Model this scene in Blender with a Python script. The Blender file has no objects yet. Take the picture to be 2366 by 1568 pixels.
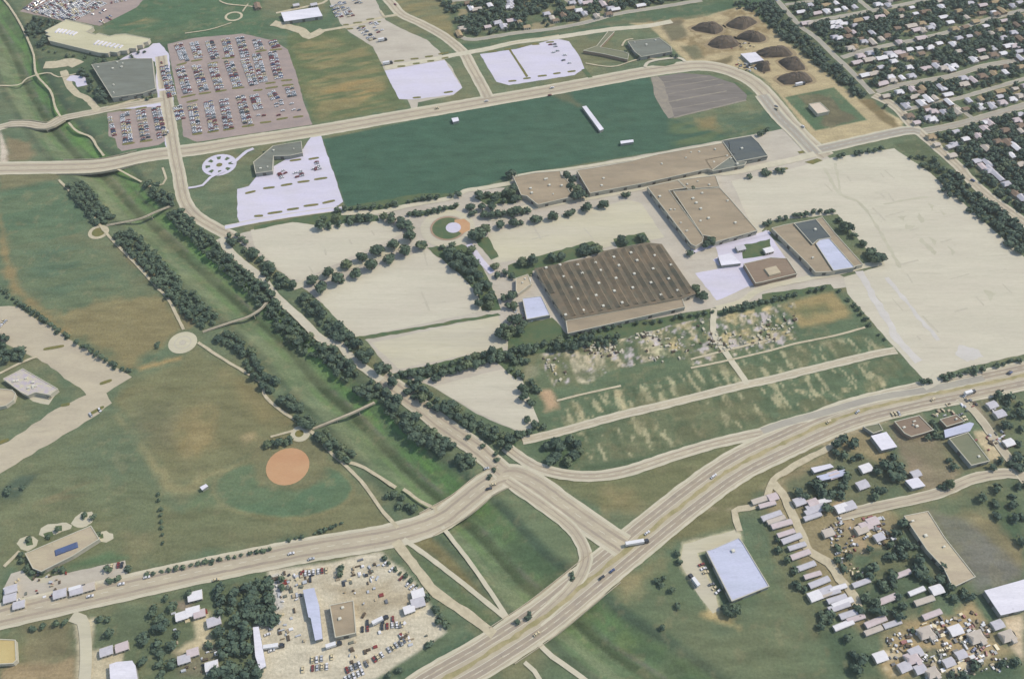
import bpy, math, random
import numpy as np
from mathutils import Vector
R = math.radians
random.seed(7); rng = np.random.default_rng(7)
S = bpy.context.scene
COL = S.collection

# ---------------- camera ----------------
PITCH = R(49.9); H = 600.0; F = 2049.0; CX, CY = 1183.0, 784.0
cam = bpy.data.objects.new('camera', bpy.data.cameras.new('camera'))
COL.objects.link(cam); S.camera = cam
cam.data.sensor_width = 36; cam.data.lens = 18.0 / math.tan(R(30))
cam.location = (0, 0, H); cam.rotation_euler = (R(90) - PITCH, 0, 0)
cam.data.clip_start = 5; cam.data.clip_end = 60000

# ---------------- light ----------------
SUN_EL = 50.0
SHADOW_DIR = R(198.0)            # shadows fall to the left, a little towards the viewer
sd = Vector((math.cos(SHADOW_DIR), math.sin(SHADOW_DIR), 0))
sun = bpy.data.objects.new('sun', bpy.data.lights.new('sun', 'SUN'))
COL.objects.link(sun)
sun.data.energy = 2.45; sun.data.angle = R(0.9); sun.data.color = (1.0, 0.945, 0.84)
ldir = Vector((sd.x * math.cos(R(SUN_EL)), sd.y * math.cos(R(SUN_EL)), -math.sin(R(SUN_EL))))
sun.rotation_euler = ldir.to_track_quat('-Z', 'Y').to_euler(); sun.location = (0, 500, 900)
w = bpy.data.worlds.new('World'); S.world = w; w.use_nodes = True
nt = w.node_tree; nt.nodes.clear()
sk = nt.nodes.new('ShaderNodeTexSky'); sk.sky_type = 'NISHITA'; sk.sun_disc = False
sk.sun_elevation = R(SUN_EL); sk.sun_rotation = math.atan2(-sd.x, -sd.y)
bg = nt.nodes.new('ShaderNodeBackground'); bg.inputs[1].default_value = 0.15
wo = nt.nodes.new('ShaderNodeOutputWorld')
nt.links.new(sk.outputs[0], bg.inputs[0]); nt.links.new(bg.outputs[0], wo.inputs[0])
S.view_settings.view_transform = 'Standard'; S.view_settings.look = 'None'
S.view_settings.gamma = 1; S.view_settings.exposure = 0.57

# ---------------- coordinates ----------------
TILES = {}
for i, n in enumerate('ABCD'): TILES[n] = (i, 0)
for i, n in enumerate('EFGH'): TILES[n] = (i, 1)
for i, n in enumerate('IJKL'): TILES[n] = (i, 2)
for i, n in enumerate('MNOQ'): TILES[n] = (i, 3)
OX = (0, 620, 1240, 1860); OY = (0, 410, 820, 1237); K = 2500 / 2366.0; TS = 3.697
def P(s):
    """survey string -> list of sheet points; a capital letter picks the survey tile (Z = whole sheet)"""
    out = []; t = 'Z'
    for tok in s.split():
        if tok.isalpha(): t = tok; continue
        a, b = tok.split(','); a = float(a); b = float(b)
        if t != 'Z':
            i, j = TILES[t]; a = (OX[i] + a / TS) / K; b = (OY[j] + b / TS) / K
        out.append((a, b))
    return out
def G(p, z=0.0):
    """sheet point -> ground metres"""
    dx = (p[0] - CX) / F; dy = -(p[1] - CY) / F
    t = (H - z) / (math.sin(PITCH) - dy * math.cos(PITCH))
    return (t * dx, t * (math.cos(PITCH) + dy * math.sin(PITCH)))
def W(s, z=0.0): return [G(p, z) for p in P(s)]
ANG = R(18.6)
UA = (math.cos(ANG), math.sin(ANG)); UB = (-UA[1], UA[0])

def lin(c, g=1.0):
    r = []
    for v in c:
        v = v / 255.0
        v = v / 12.92 if v <= 0.04045 else ((v + 0.055) / 1.055) ** 2.4
        r.append(v * g)
    return r
GAIN = (0.72, 0.70, 0.625)
def A(c): 
    l = lin(c); return (min(.9, l[0] * GAIN[0]), min(.9, l[1] * GAIN[1]), min(.9, l[2] * GAIN[2]))

# ---------------- materials ----------------
MATS = {}
def _noise(nt, vec, scale, det=4, rough=.55):
    n = nt.nodes.new('ShaderNodeTexNoise'); n.inputs['Scale'].default_value = scale
    n.inputs['Detail'].default_value = det; n.inputs['Roughness'].default_value = rough
    nt.links.new(vec, n.inputs['Vector']); return n.outputs[0]
def _map(nt, vec, rot, sc):
    m = nt.nodes.new('ShaderNodeMapping'); m.inputs['Rotation'].default_value = (0, 0, rot)
    m.inputs['Scale'].default_value = sc; nt.links.new(vec, m.inputs[0]); return m.outputs[0]
def _rng(nt, v, a, b, c, d):
    m = nt.nodes.new('ShaderNodeMapRange'); nt.links.new(v, m.inputs[0])
    for i, x in enumerate((a, b, c, d)): m.inputs[i + 1].default_value = x
    return m.outputs[0]
def _mix(nt, f, a, b, mode='MIX'):
    m = nt.nodes.new('ShaderNodeMix'); m.data_type = 'RGBA'; m.blend_type = mode
    for s, v in ((0, f), (6, a), (7, b)):
        if hasattr(v, 'links'): nt.links.new(v, m.inputs[s])
        elif s == 0: m.inputs[0].default_value = v
        else: m.inputs[s].default_value = (*v[:3], 1)
    return m.outputs[2]
def mat(name, c, c2=None, scale=.08, amt=.5, fine=.12, rot=0.0, stretch=1.0, rough=.9, fscale=1.2, streak=0.0, spec=.25, stain=0.0):
    """mottled surface: two tones blended by large noise, fine grain on top, optional streaks along rot"""
    if name in MATS: return MATS[name]
    m = bpy.data.materials.new(name); m.use_nodes = True; nt = m.node_tree
    b = nt.nodes['Principled BSDF']; b.inputs['Roughness'].default_value = rough
    b.inputs['Specular IOR Level'].default_value = spec
    g = nt.nodes.new('ShaderNodeNewGeometry').outputs['Position']
    v = _map(nt, g, -rot, (1 / stretch, 1, 1))
    n1 = _rng(nt, _noise(nt, v, scale, 5, .6), .36, .64, 0, 1)
    c = A(c); c2 = A(c2) if c2 else tuple(x * (1 - .25) for x in c)
    mm = nt.nodes.new('ShaderNodeMath'); mm.operation = 'MULTIPLY'; nt.links.new(n1, mm.inputs[0]); mm.inputs[1].default_value = amt
    col = _mix(nt, mm.outputs[0], c, c2)
    n2 = _rng(nt, _noise(nt, v, fscale, 3, .7), .25, .75, 1 - fine, 1 + fine)
    col = _mix(nt, 1.0, col, n2, 'MULTIPLY')
    if streak:
        n3 = _rng(nt, _noise(nt, _map(nt, g, -rot, (.012, .5, 1)), 1.0, 3), .3, .7, 1 - streak, 1 + streak)
        col = _mix(nt, 1.0, col, n3, 'MULTIPLY')
    if stain:
        n4 = _rng(nt, _noise(nt, _map(nt, g, -rot - R(90), (.14, 1, 1)), .22, 4, .65), .56, .72, 1, 1 - stain); col = _mix(nt, 1.0, col, n4, 'MULTIPLY')
        n5 = _rng(nt, _noise(nt, g, .35, 2, .5), .70, .76, 1, 1 - stain * 1.6); col = _mix(nt, 1.0, col, n5, 'MULTIPLY')
        n6 = _rng(nt, _noise(nt, _map(nt, g, -rot, (.2, 1, 1)), .05, 5, .7), .42, .6, 1 - stain * .5, 1 + stain * .35); col = _mix(nt, 1.0, col, n6, 'MULTIPLY')
    nt.links.new(col, b.inputs['Base Color'])
    MATS[name] = m; return m

# ---------------- mesh helpers ----------------
def tag(o, label=None, cat=None, group=None, kind=None):
    if label: o['label'] = label
    if cat: o['category'] = cat
    if group: o['group'] = group
    if kind: o['kind'] = kind
    return o
def mesh(name, v, f, mats, mi=None):
    me = bpy.data.meshes.new(name); me.from_pydata(v, [], f)
    for m in (mats if isinstance(mats, (list, tuple)) else [mats]): me.materials.append(m)
    if mi is not None: me.polygons.foreach_set('material_index', mi)
    me.update(); return me
def obj(name, me, parent=None, loc=None, rz=None):
    o = bpy.data.objects.new(name, me); COL.objects.link(o)
    if parent: o.parent = parent
    if loc: o.location = loc
    if rz is not None: o.rotation_euler = (0, 0, rz)
    return o
def empty(name, loc, rz=0):
    o = bpy.data.objects.new(name, None); COL.objects.link(o); o.location = loc; o.rotation_euler = (0, 0, rz); return o
class MB:
    def __init__(s): s.v = []; s.f = []; s.m = []
    def add(s, v, f, m=0):
        n = len(s.v); s.v += v; s.f += [tuple(i + n for i in q) for q in f]; s.m += [m] * len(f)
    def box(s, c, d, rz=0, m=0, taper=1.0):
        cx, cy, cz = c; hx, hy, hz = d[0] / 2, d[1] / 2, d[2] / 2; co, si = math.cos(rz), math.sin(rz); v = []
        for z, t in ((-hz, 1), (hz, taper)):
            for x, y in ((-hx, -hy), (hx, -hy), (hx, hy), (-hx, hy)):
                x *= t; y *= t; v.append((cx + x * co - y * si, cy + x * si + y * co, cz + z))
        s.add(v, [(0, 3, 2, 1), (4, 5, 6, 7), (0, 1, 5, 4), (1, 2, 6, 5), (2, 3, 7, 6), (3, 0, 4, 7)], m)
    def cyl(s, a, b, r0, r1, n=7, m=0):
        a = Vector(a); b = Vector(b); d = (b - a).normalized(); u = d.orthogonal().normalized(); w_ = d.cross(u); v = []
        for p, r in ((a, r0), (b, r1)):
            for k in range(n):
                t = 2 * math.pi * k / n; v.append(tuple(p + (u * math.cos(t) + w_ * math.sin(t)) * r))
        s.add(v, [(k, (k + 1) % n, n + (k + 1) % n, n + k) for k in range(n)] + [tuple(range(n, 2 * n)), tuple(range(n))[::-1]], m)
    def prism(s, pts, z0, z1, m=0, cap=True, bottom=False):
        n = len(pts); v = [(x, y, z0) for x, y in pts] + [(x, y, z1) for x, y in pts]
        f = [(k, (k + 1) % n, n + (k + 1) % n, n + k) for k in range(n)]
        if cap: f.append(tuple(range(n, 2 * n)))
        if bottom: f.append(tuple(range(n))[::-1])
        s.add(v, f, m)
    def me(s, name, mats): return mesh(name, s.v, s.f, mats, s.m)
def area(p): return sum(p[i][0] * p[(i + 1) % len(p)][1] - p[(i + 1) % len(p)][0] * p[i][1] for i in range(len(p))) / 2
def ccw(p): return p if area(p) > 0 else p[::-1]
def cen(p): return (sum(q[0] for q in p) / len(p), sum(q[1] for q in p) / len(p))
def offset(pts, d):
    """shrink (d>0) a ccw polygon"""
    n = len(pts); out = []
    for i in range(n):
        a, b, c = Vector(pts[i - 1]), Vector(pts[i]), Vector(pts[(i + 1) % n])
        e1 = (b - a).normalized(); e2 = (c - b).normalized()
        n1 = Vector((-e1.y, e1.x)); n2 = Vector((-e2.y, e2.x)); s = n1 + n2
        k = s.length_squared
        out.append(tuple(b + s * (2 * d / k)) if k > .3 else tuple(b + n1 * d))
    return out
def rough_edge(pts, step, amp):
    out = []
    for i in range(len(pts)):
        a, b = Vector(pts[i]), Vector(pts[(i + 1) % len(pts)]); L = (b - a).length; n = max(1, int(L / step))
        e = (b - a) / max(L, 1e-6); nn = Vector((-e.y, e.x))
        for k in range(n):
            p = a + (b - a) * (k / n)
            if k: p = p + nn * random.uniform(-amp, amp)
            out.append((p.x, p.y))
    return out
def smooth(pts, step=4.0):
    """Catmull-Rom resample of a polyline"""
    v = [Vector(p) for p in pts]; v = [v[0] * 2 - v[1]] + v + [v[-1] * 2 - v[-2]]; out = []
    for i in range(1, len(v) - 2):
        a, b, c, d = v[i - 1:i + 3]; n = max(1, int((c - b).length / step))
        for k in range(n):
            t = k / n
            out.append(.5 * ((2 * b) + (c - a) * t + (2 * a - 5 * b + 4 * c - d) * t * t + (3 * b - a - 3 * c + d) * t ** 3))
    out.append(v[-2]); return [(p.x, p.y) for p in out]
def norms(pts):
    out = []
    for i in range(len(pts)):
        a = Vector(pts[max(0, i - 1)]); b = Vector(pts[min(len(pts) - 1, i + 1)]); e = (b - a).normalized()
        out.append(Vector((-e.y, e.x)))
    return out
def ribbon_faces(pts, o0, o1, z, jit=0.0, z1=None):
    nn = norms(pts); v = []
    for p, n in zip(pts, nn):
        j0 = random.uniform(-jit, jit); j1 = random.uniform(-jit, jit)
        v.append((p[0] + n.x * (o0 + j0), p[1] + n.y * (o0 + j0), z)); v.append((p[0] + n.x * (o1 + j1), p[1] + n.y * (o1 + j1), z if z1 is None else z1))
    return v, [(2 * i, 2 * i + 2, 2 * i + 3, 2 * i + 1) if o0 < o1 and False else (2 * i + 1, 2 * i, 2 * i + 2, 2 * i + 3) for i in range(len(pts) - 1)]

# ---------------- vector noise for the terrain ----------------
def vnoise(x, y, s, seed=0):
    x = x / s; y = y / s; xi = np.floor(x).astype(np.int64); yi = np.floor(y).astype(np.int64); fx = x - xi; fy = y - yi
    fx = fx * fx * (3 - 2 * fx); fy = fy * fy * (3 - 2 * fy)
    def h(a, b):
        n = (a * 374761393 + b * 668265263 + seed * 974711) & 0xffffffff
        n = ((n ^ (n >> 13)) * 1274126177) & 0xffffffff
        return ((n ^ (n >> 16)) & 0xffff) / 65535.0
    return (h(xi, yi) * (1 - fx) + h(xi + 1, yi) * fx) * (1 - fy) + (h(xi, yi + 1) * (1 - fx) + h(xi + 1, yi + 1) * fx) * fy
def fbm(x, y, s, seed=0, o=4):
    t = 0; a = 1; tot = 0
    for i in range(o): t = t + vnoise(x, y, s / 2 ** i, seed + i) * a; tot += a; a *= .55
    return t / tot
def poly_dist(x, y, pts):
    """signed distance (positive inside)"""
    d2 = np.full(x.shape, 1e18); ins = np.zeros(x.shape, bool); n = len(pts)
    for i in range(n):
        ax, ay = pts[i]; bx, by = pts[(i + 1) % n]; ex, ey = bx - ax, by - ay
        t = np.clip(((x - ax) * ex + (y - ay) * ey) / (ex * ex + ey * ey + 1e-9), 0, 1)
        d2 = np.minimum(d2, (x - ax - t * ex) ** 2 + (y - ay - t * ey) ** 2)
        if abs(by - ay) > 1e-9:
            c = ((ay > y) != (by > y)) & (x < ex * (y - ay) / ey + ax); ins ^= c
    return np.where(ins, 1, -1) * np.sqrt(d2)
def line_dist(x, y, pts):
    best = np.full(x.shape, 1e18); side = np.zeros(x.shape)
    for i in range(len(pts) - 1):
        ax, ay = pts[i]; bx, by = pts[i + 1]; ex, ey = bx - ax, by - ay
        t = np.clip(((x - ax) * ex + (y - ay) * ey) / (ex * ex + ey * ey), 0, 1)
        d = (x - ax - t * ex) ** 2 + (y - ay - t * ey) ** 2
        s = np.sign(ex * (y - ay) - ey * (x - ax)); k = d < best
        best = np.where(k, d, best); side = np.where(k, s, side)
    return np.sqrt(best) * side
def inside(p, pts):
    x, y = p; r = False; n = len(pts)
    for i in range(n):
        ax, ay = pts[i]; bx, by = pts[(i + 1) % n]
        if (ay > y) != (by > y) and x < (bx - ax) * (y - ay) / (by - ay) + ax: r = not r
    return r
CHAN = smooth(W('A -500,-700 -150,0 90,400 270,800 480,1130 720,1400 E 950,50 1200,330 1400,500 1800,870 2250,1270 J 280,30 560,370 870,650 1100,880 1400,1180 1750,1480 N 2080,250 2450,650 O 520,900 900,1230 1400,1553 2000,2000'), 8)
CHW, CHD = 27.0, 5.5
def chan_z(d):
    a = np.abs(d); t = np.clip((CHW - a) / (CHW - 4.0), 0, 1)
    return -CHD * (t * t * (3 - 2 * t))
def gz(x, y): return float(chan_z(line_dist(np.array([x]), np.array([y]), CHAN))[0])
# ---------------- terrain: one sheet to the horizon, channel carved in ----------------
xs = np.concatenate([[-12000, -3000, -1500], np.arange(-860, 861, 1.7), [1500, 3000, 12000]])
ys = np.concatenate([[-8000, -1500, -300, 60], np.arange(130, 1301, 1.7), [1700, 3000, 14000]])
GX, GY = np.meshgrid(xs, ys); gx = GX.ravel(); gy = GY.ravel()
cd = line_dist(gx, gy, CHAN); gzv = chan_z(cd)
nz = fbm(gx, gy, 60, 1); nz2 = fbm(gx, gy, 14, 9); nz3 = fbm(gx, gy, 5, 20, 2)
ca, sa = math.cos(ANG), math.sin(ANG)
ru = gx * ca + gy * sa; rv = -gx * sa + gy * ca
ns = fbm(ru / 5, rv, 9, 33, 3)                      # mowing / wear streaks along the street grid
colr = np.empty((gx.size, 3)); 
def blend(c, k):
    global colr
    a = np.array(A(c)); k = np.clip(k, 0, 1)[:, None]; colr = colr * (1 - k) + a * k
colr[:] = A((98, 116, 92))
blend((118, 120, 92), (nz - .42) * 4)
blend((84, 108, 86), (.5 - nz2) * 3)
def paint(s, c, feather=4, amp=6, speck=None, streak=None, k=1.0):
    global colr
    pts = W(s); X = [p[0] for p in pts]; Y = [p[1] for p in pts]; m = amp + feather + 2
    idx = np.nonzero((gx > min(X) - m) & (gx < max(X) + m) & (gy > min(Y) - m) & (gy < max(Y) + m))[0]
    if not len(idx): return
    x = gx[idx]; y = gy[idx]
    d = poly_dist(x, y, pts) + (nz2[idx] - .5) * 2 * amp + (nz3[idx] - .5) * min(amp, 2.5)
    a = np.clip(d / feather + .5, 0, 1)
    if speck: a = a * np.clip((fbm(x, y, speck[0], 55, 3) - speck[1]) * 7, 0, 1)
    if streak: a = a * np.clip((ns[idx] - streak) * 5, 0, 1)
    a = (a * k)[:, None]; colr[idx] = colr[idx] * (1 - a) + np.array(A(c)) * a
# neighbourhood floors: lawns and yards under the trees
paint('B 1650,-60 2366,-60 D 2600,-60 2700,1700 H 2500,900 2100,400 1720,0 D 1450,1250 900,720 250,150 C 1900,-40 700,200 0,330 B 1900,340 1820,280', (82, 102, 78), 6, 3)
paint('B 1650,-60 2366,-60 D 2600,-60 2700,1700 H 2500,900 2100,400 1720,0 D 1450,1250 900,720 250,150 C 1900,-40 700,200 0,330 B 1900,340 1820,280', (150, 140, 112), 3, 2, speck=(16, .56))
paint('B 1230,30 1650,-40 1760,150 1800,290 1850,400 1600,260 1350,100', (138, 128, 92), 8, 6, streak=.35)
paint('B 1860,400 2366,310 C 400,250 1000,130 1700,10 2366,-20 2366,90 2150,70 1800,120 1200,210 500,330 0,395 B 2300,400 1900,440', (66, 98, 76), 3, 2)
paint('C 300,320 800,240 1300,200 1300,160 800,215 400,285', (120, 116, 90), 6, 3, k=.6)
paint('B -200,150 650,170 700,30 760,230 520,300 350,330 -200,260', (78, 106, 82), 4, 2)
paint('A 1100,60 1400,-20 2366,-20 2366,330 1600,380 1300,300 950,260', (72, 106, 80), 8, 6)
paint('A 1080,230 1300,170 1450,190 1250,280', (148, 134, 98), 10, 6, streak=.4)
paint('B 320,300 780,260 1070,430 1400,970 540,1120 330,560 290,400', (92, 108, 74), 4, 4)
paint('B 420,380 700,330 1000,430 1180,640 1200,900 1280,1000 600,1090 480,800 400,600', (138, 130, 92), 14, 12, streak=.38)
paint('B 560,820 750,780 1000,700 1150,760 1150,880 800,900', (158, 136, 92), 10, 8, streak=.5)
# the big mown field
paint('Z 745,322 1130,243 1500,178 1530,240 1552,275 1800,250 1840,290 1700,322 1185,405 1100,438 960,470 800,488 785,440', (70, 100, 83), 2, .5)
paint('C 1450,1080 2200,980 2366,1180 2250,1220 1500,1340', (96, 112, 82), 10, 6, streak=.4)
paint('C 1700,1080 1860,1060 1900,1180 1730,1160', (150, 128, 88), 10, 6, k=.8)
paint('C 380,850 560,840 620,920 700,970 620,960', (110, 108, 84), 6, 3, k=.7)
# sand yard of the basins
paint('C 1100,215 1700,170 2100,60 2250,80 2366,230 D 200,370 560,620 860,870 1280,1140 1270,1190 950,1260 620,1330 480,1280 150,850 0,720 C 2366,760 2200,640 1900,580 1650,590 1450,400 1290,250', (184, 168, 134), 3, 2)
paint('C 1250,200 1400,230 1660,560 1800,500 2366,420 2366,120 2100,70 1700,160', (150, 132, 100), 8, 6, speck=(14, .5))
paint('D 450,420 640,700 860,890 1250,1150 1280,1100 900,880 700,740 420,420', (205, 188, 152), 4, 2)
paint('C 1370,230 1560,180 1620,330 1480,370', (118, 108, 90), 6, 3)
paint('C 1560,420 1700,400 1760,520 1680,540', (118, 116, 92), 6, 3)
paint('C 1760,570 2020,510 2010,560 1900,620', (122, 110, 84), 5, 3)
paint('D 860,900 1000,900 1250,1140 1180,1160', (126, 110, 80), 5, 3)
paint('D 205,880 650,790 950,1085 480,1180', (78, 108, 82), 1.6, .5)
paint('D 330,870 520,850 640,900 700,980 820,1030 880,1080 620,1150 520,1120 560,1040 610,1010 520,930 400,940', (100, 96, 78), 4, 3)
# greenway floor beside the houses
paint('D 0,0 130,0 260,150 640,520 980,860 880,900 700,760 300,420 200,350 0,130', (62, 84, 66), 3, 2)
paint('C 1580,0 1700,-40 2366,-40 2366,260 2200,80 2080,60', (66, 96, 72), 3, 2)
paint('D 1180,1290 1440,1260 1540,1370 1700,1530 H 1900,160 2400,620 2400,820 2000,440 1620,170 1540,50 D 1330,1400', (70, 88, 66), 3, 2)
# west parkland
paint('A 0,1180 90,1420 60,1470 0,1470', (205, 192, 176), 2, 1)
paint('A 60,1230 260,1300 340,1400 230,1450 90,1440', (136, 124, 98), 6, 5)
paint('A 300,420 1700,300 2000,430 850,980 600,1040 450,820 340,650', (70, 96, 74), 6, 3)
paint('A 650,1090 970,1040 1060,1340 1500,1310 1500,1390 930,1420 800,1200', (76, 106, 80), 3, 2)
paint('A 330,100 600,200 410,300 430,400 320,430 230,260', (60, 84, 68), 5, 4)
paint('E 0,220 500,120 760,400 820,540 700,590 130,710 0,480', (82, 112, 88), 3, 2)
paint('E 0,60 560,40 520,100 0,190', (122, 120, 92), 4, 3)
paint('E 60,720 760,640 1000,760 1200,1060 1300,1300 400,1320 200,1040', (98, 116, 90), 12, 12)
paint('E 120,730 800,650 960,900 1150,1160 600,1250 300,1100', (80, 108, 88), 20, 18, streak=.48)
paint('E 300,1330 1000,1180 1500,1130 1640,1440 1500,1553 I 1450,100 1150,300 700,0', (136, 126, 92), 10, 9)
paint('E 650,1330 1100,1230 1180,1400 700,1440', (148, 138, 102), 12, 9, streak=.45)
paint('E 0,420 60,640 160,1060 620,1480 560,1490 90,1070 0,760', (146, 130, 94), 6, 5)
paint('E 1000,640 1150,780 1430,960 1620,1180 1800,1400 1700,1450 1560,1180 1150,820', (138, 122, 92), 5, 3, k=.8)
paint('I 1180,400 1800,120 2366,420 J 150,560 420,820 340,1040 60,1060 I 1900,1280 1560,1330 1400,1150 1100,650 1010,600', (122, 120, 88), 10, 8)
paint('I 1560,860 1750,680 1950,720 1950,980 1700,1050', (152, 136, 98), 16, 14, k=.8)
paint('I 2000,330 2366,430 J 200,640 430,820 100,860 I 2200,600', (138, 126, 90), 12, 10, k=.7)
paint('I 1200,620 1550,600 1540,1000 1350,980 1230,820', (108, 108, 84), 12, 10, k=.7)
paint('I 1240,280 1630,180 1640,210 1270,310', (172, 148, 104), 5, 3)
paint('I 2120,900 2300,860 2366,940 2200,1000', (164, 148, 114), 6, 5, k=.8)
paint('I 1060,700 1250,900 1550,1290 1650,1350 2366,1040 J 60,1060 60,1120 I 1750,1430 1480,1400 1150,900 1000,720', (150, 142, 106), 5, 3, k=.85)
paint('I 0,1270 800,760 1020,680 1400,1340 1560,1553 M 1450,500 1150,450 0,560', (108, 118, 90), 10, 8)
paint('I 540,1000 1200,800 1350,1300 700,1240', (92, 112, 90), 16, 14, k=.7)
paint('I 0,1380 180,1260 350,1240 160,1480 0,1500', (64, 88, 78), 5, 3)
paint('I 300,1330 900,1250 1000,1400 400,1553', (126, 120, 92), 18, 16, streak=.5)
paint('I 1750,1450 2366,1060 J 60,1200 540,1200 700,1400 600,1553 N 500,100 0,180 M 1500,200', (86, 116, 88), 10, 8)
paint('J 560,1150 700,1080 1150,1553 N 1240,180 700,240 300,260', (122, 120, 88), 12, 10, k=.8)
paint('M 1480,0 2366,-60 N 1100,60 0,330 M 1320,580 1250,500', (114, 116, 86), 12, 9, k=.8)
paint('M 0,0 700,-40 1200,100 1200,470 300,620 0,540', (112, 116, 86), 12, 9, k=.5)
paint('M 1110,230 1350,260 1320,560 1150,500', (132, 124, 94), 12, 8, k=.6)
paint('M 620,520 1000,400 1160,460 1000,500 620,560', (70, 112, 80), 4, 2)
# infield and basepaths of the ball field (its fine clay sheet is laid separately)
paint('I 2050,960 2366,930 J 100,1010 60,1120 I 2200,1180', (116, 112, 82), 8, 5, k=.5)
# triangle meadows
paint('I 1850,1380 2050,1240 2366,1120 J 60,1200 540,1200 640,1330 520,1480 N 250,40 I 2300,1553 1950,1500', (80, 110, 86), 8, 6, k=.8)
paint('J 1900,1480 2200,1380 K 0,1430 260,1553 O 560,220 640,380 620,520 480,680 300,850 50,1020 N 2150,860 1780,190', (104, 120, 92), 4, 3)
paint('N 1420,300 1700,190 2000,540 2150,850 1800,640', (122, 114, 80), 6, 5)
paint('N 1380,340 1600,520 2050,920 2250,1040 2050,1120 1800,800 1600,660', (88, 106, 76), 4, 3)
paint('N 1080,1553 1700,1130 2000,1160 2366,860 2366,1090 1900,1350 1600,1553', (72, 98, 78), 5, 3)
paint('K 330,1280 1100,1270 1900,1010 2366,880 2366,930 1600,1450 1100,1553 860,1553 600,1440', (112, 116, 84), 5, 3)
paint('K 860,1380 1100,1400 1150,1553 900,1553', (146, 134, 98), 14, 10, k=.8)
# gardens and plots south of the works
paint('K -60,860 300,160 1000,-20 G 1900,1280 H 0,1240 620,1060 700,1100 H 1000,1450 L 1180,90 1240,180 1430,370 1500,440 1000,560 0,840 K 2366,850 1800,990 1100,1210 600,1230 400,1180 200,1060', (86, 108, 84), 4, 2)
paint('K 300,160 560,110 820,90 900,320 780,420 640,400 420,480 330,300', (122, 122, 92), 5, 5, k=.6)
paint('K 540,140 800,90 900,310 730,440 640,400 560,260', (204, 192, 166), 3, 3, speck=(11, .42))
paint('K 1200,20 1340,-10 1440,170 1330,200', (206, 198, 164), 2, 2)
for i, s in enumerate(('K 860,70 960,50 1030,250 960,300', 'K 1380,0 1500,-20 1600,160 1480,180', 'K 1660,0 1740,-20 1830,140 1760,150', 'K 1900,-20 2200,-60 2366,40 2000,120', 'G 1300,1460 1700,1380 1830,1553 1400,1553', 'G 1960,1330 2366,1240 H 300,1553 0,1560 G 2050,1553', 'K 320,180 410,170 460,330 400,340')):
    paint(s, (214, 194, 150), 2.5, 2, speck=(8, .43)); paint(s, (70, 92, 66), 2.5, 2, speck=(13, .58))
paint('H 180,1240 640,1110 800,1310 750,1360 340,1440 300,1380', (158, 142, 102), 5, 3)
paint('H 300,1290 560,1230 620,1290 400,1330', (98, 110, 78), 8, 5, k=.8)
paint('K 620,350 1400,180 1700,260 1500,520 1000,440', (70, 100, 78), 7, 5, k=.8)
_pl = W('K 290,160 700,70 1000,20 G 1640,1350 H 0,1290 300,1170 350,1553 L 300,60 K 2366,130 2000,200 1640,280 1480,190 900,330 760,440 640,400 420,470 330,320'); _X = [q[0] for q in _pl]; _Y = [q[1] for q in _pl]
_i = np.nonzero((gx > min(_X)) & (gx < max(_X)) & (gy > min(_Y)) & (gy < max(_Y)))[0]; _x = gx[_i]; _y = gy[_i]; _d = poly_dist(_x, _y, _pl); _in = np.clip(_d / 2, 0, 1)
_u = ru[_i]; _v = rv[_i]; _lot = np.floor(_u / 13.0).astype(np.int64); _h = vnoise(_lot * 7.3 + .5, _lot * 0 + .5, 1.0, 5)
_n1 = fbm(_u * 1.6, _v / 2.2, 6, 61, 4); _n2 = fbm(_u, _v, 5, 66, 3); _edge = np.clip(1.2 - abs((_u % 13.0) - 6.5 - 5.2), 0, 1)
for _c, _k in (((128, 128, 100), np.clip((_n1 - .40) * 5, 0, .7)), ((206, 192, 164), np.clip((_n1 + .22 * _h - .67) * 9, 0, .9) * np.clip((_n2 - .38) * 8, 0, 1)), ((196, 186, 186), np.clip((_n2 + .25 * _h - .74) * 9, 0, 1)), ((60, 82, 58), np.clip((.40 - _n1) * 8, 0, .9) * (.4 + .6 * _h)), ((66, 84, 56), _edge * .7 * np.clip((_n2 - .3) * 4, 0, 1))):
    _kk = (_k * _in)[:, None]; colr[_i] = colr[_i] * (1 - _kk) + np.array(A(_c)) * _kk
for s in ('K 955,490 1010,480 1080,660 1030,670', 'K 1150,520 1200,510 1240,620 1200,630', 'K 1330,450 1370,440 1400,530 1370,540', 'K 1530,460 1570,450 1610,530 1570,540', 'K 1100,760 1150,750 1210,890 1170,900', 'K 1300,750 1340,740 1360,840 1330,850', 'K 1650,650 1700,650 1780,770 1730,760', 'K 600,600 640,600 700,770 680,770', 'K 790,590 840,590 870,680 840,690', 'L 1000,340 1060,340 1130,450 1080,460', 'L 720,470 790,470 780,510 740,510', 'L 290,480 400,490 380,520 300,500', 'L 440,520 560,510 500,560'):
    paint(s, (196, 184, 148), 2, 2, speck=(7, .38), k=.9)
paint('K 1400,500 2200,440 2366,820 1200,1150 700,1200 900,900', (108, 112, 84), 20, 16, k=.55)
paint('K 300,1040 700,900 720,1060 520,1180', (62, 94, 70), 8, 5, k=.8)
paint('K 600,1180 1300,1070 1800,930 1820,960 1300,1130 700,1230', (58, 88, 66), 4, 2, k=.8)
paint('K 280,500 400,480 460,640 340,680', (188, 160, 130), 5, 3)
paint('K 160,250 260,270 300,350 130,390', (150, 146, 122), 4, 3, k=.7)
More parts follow.
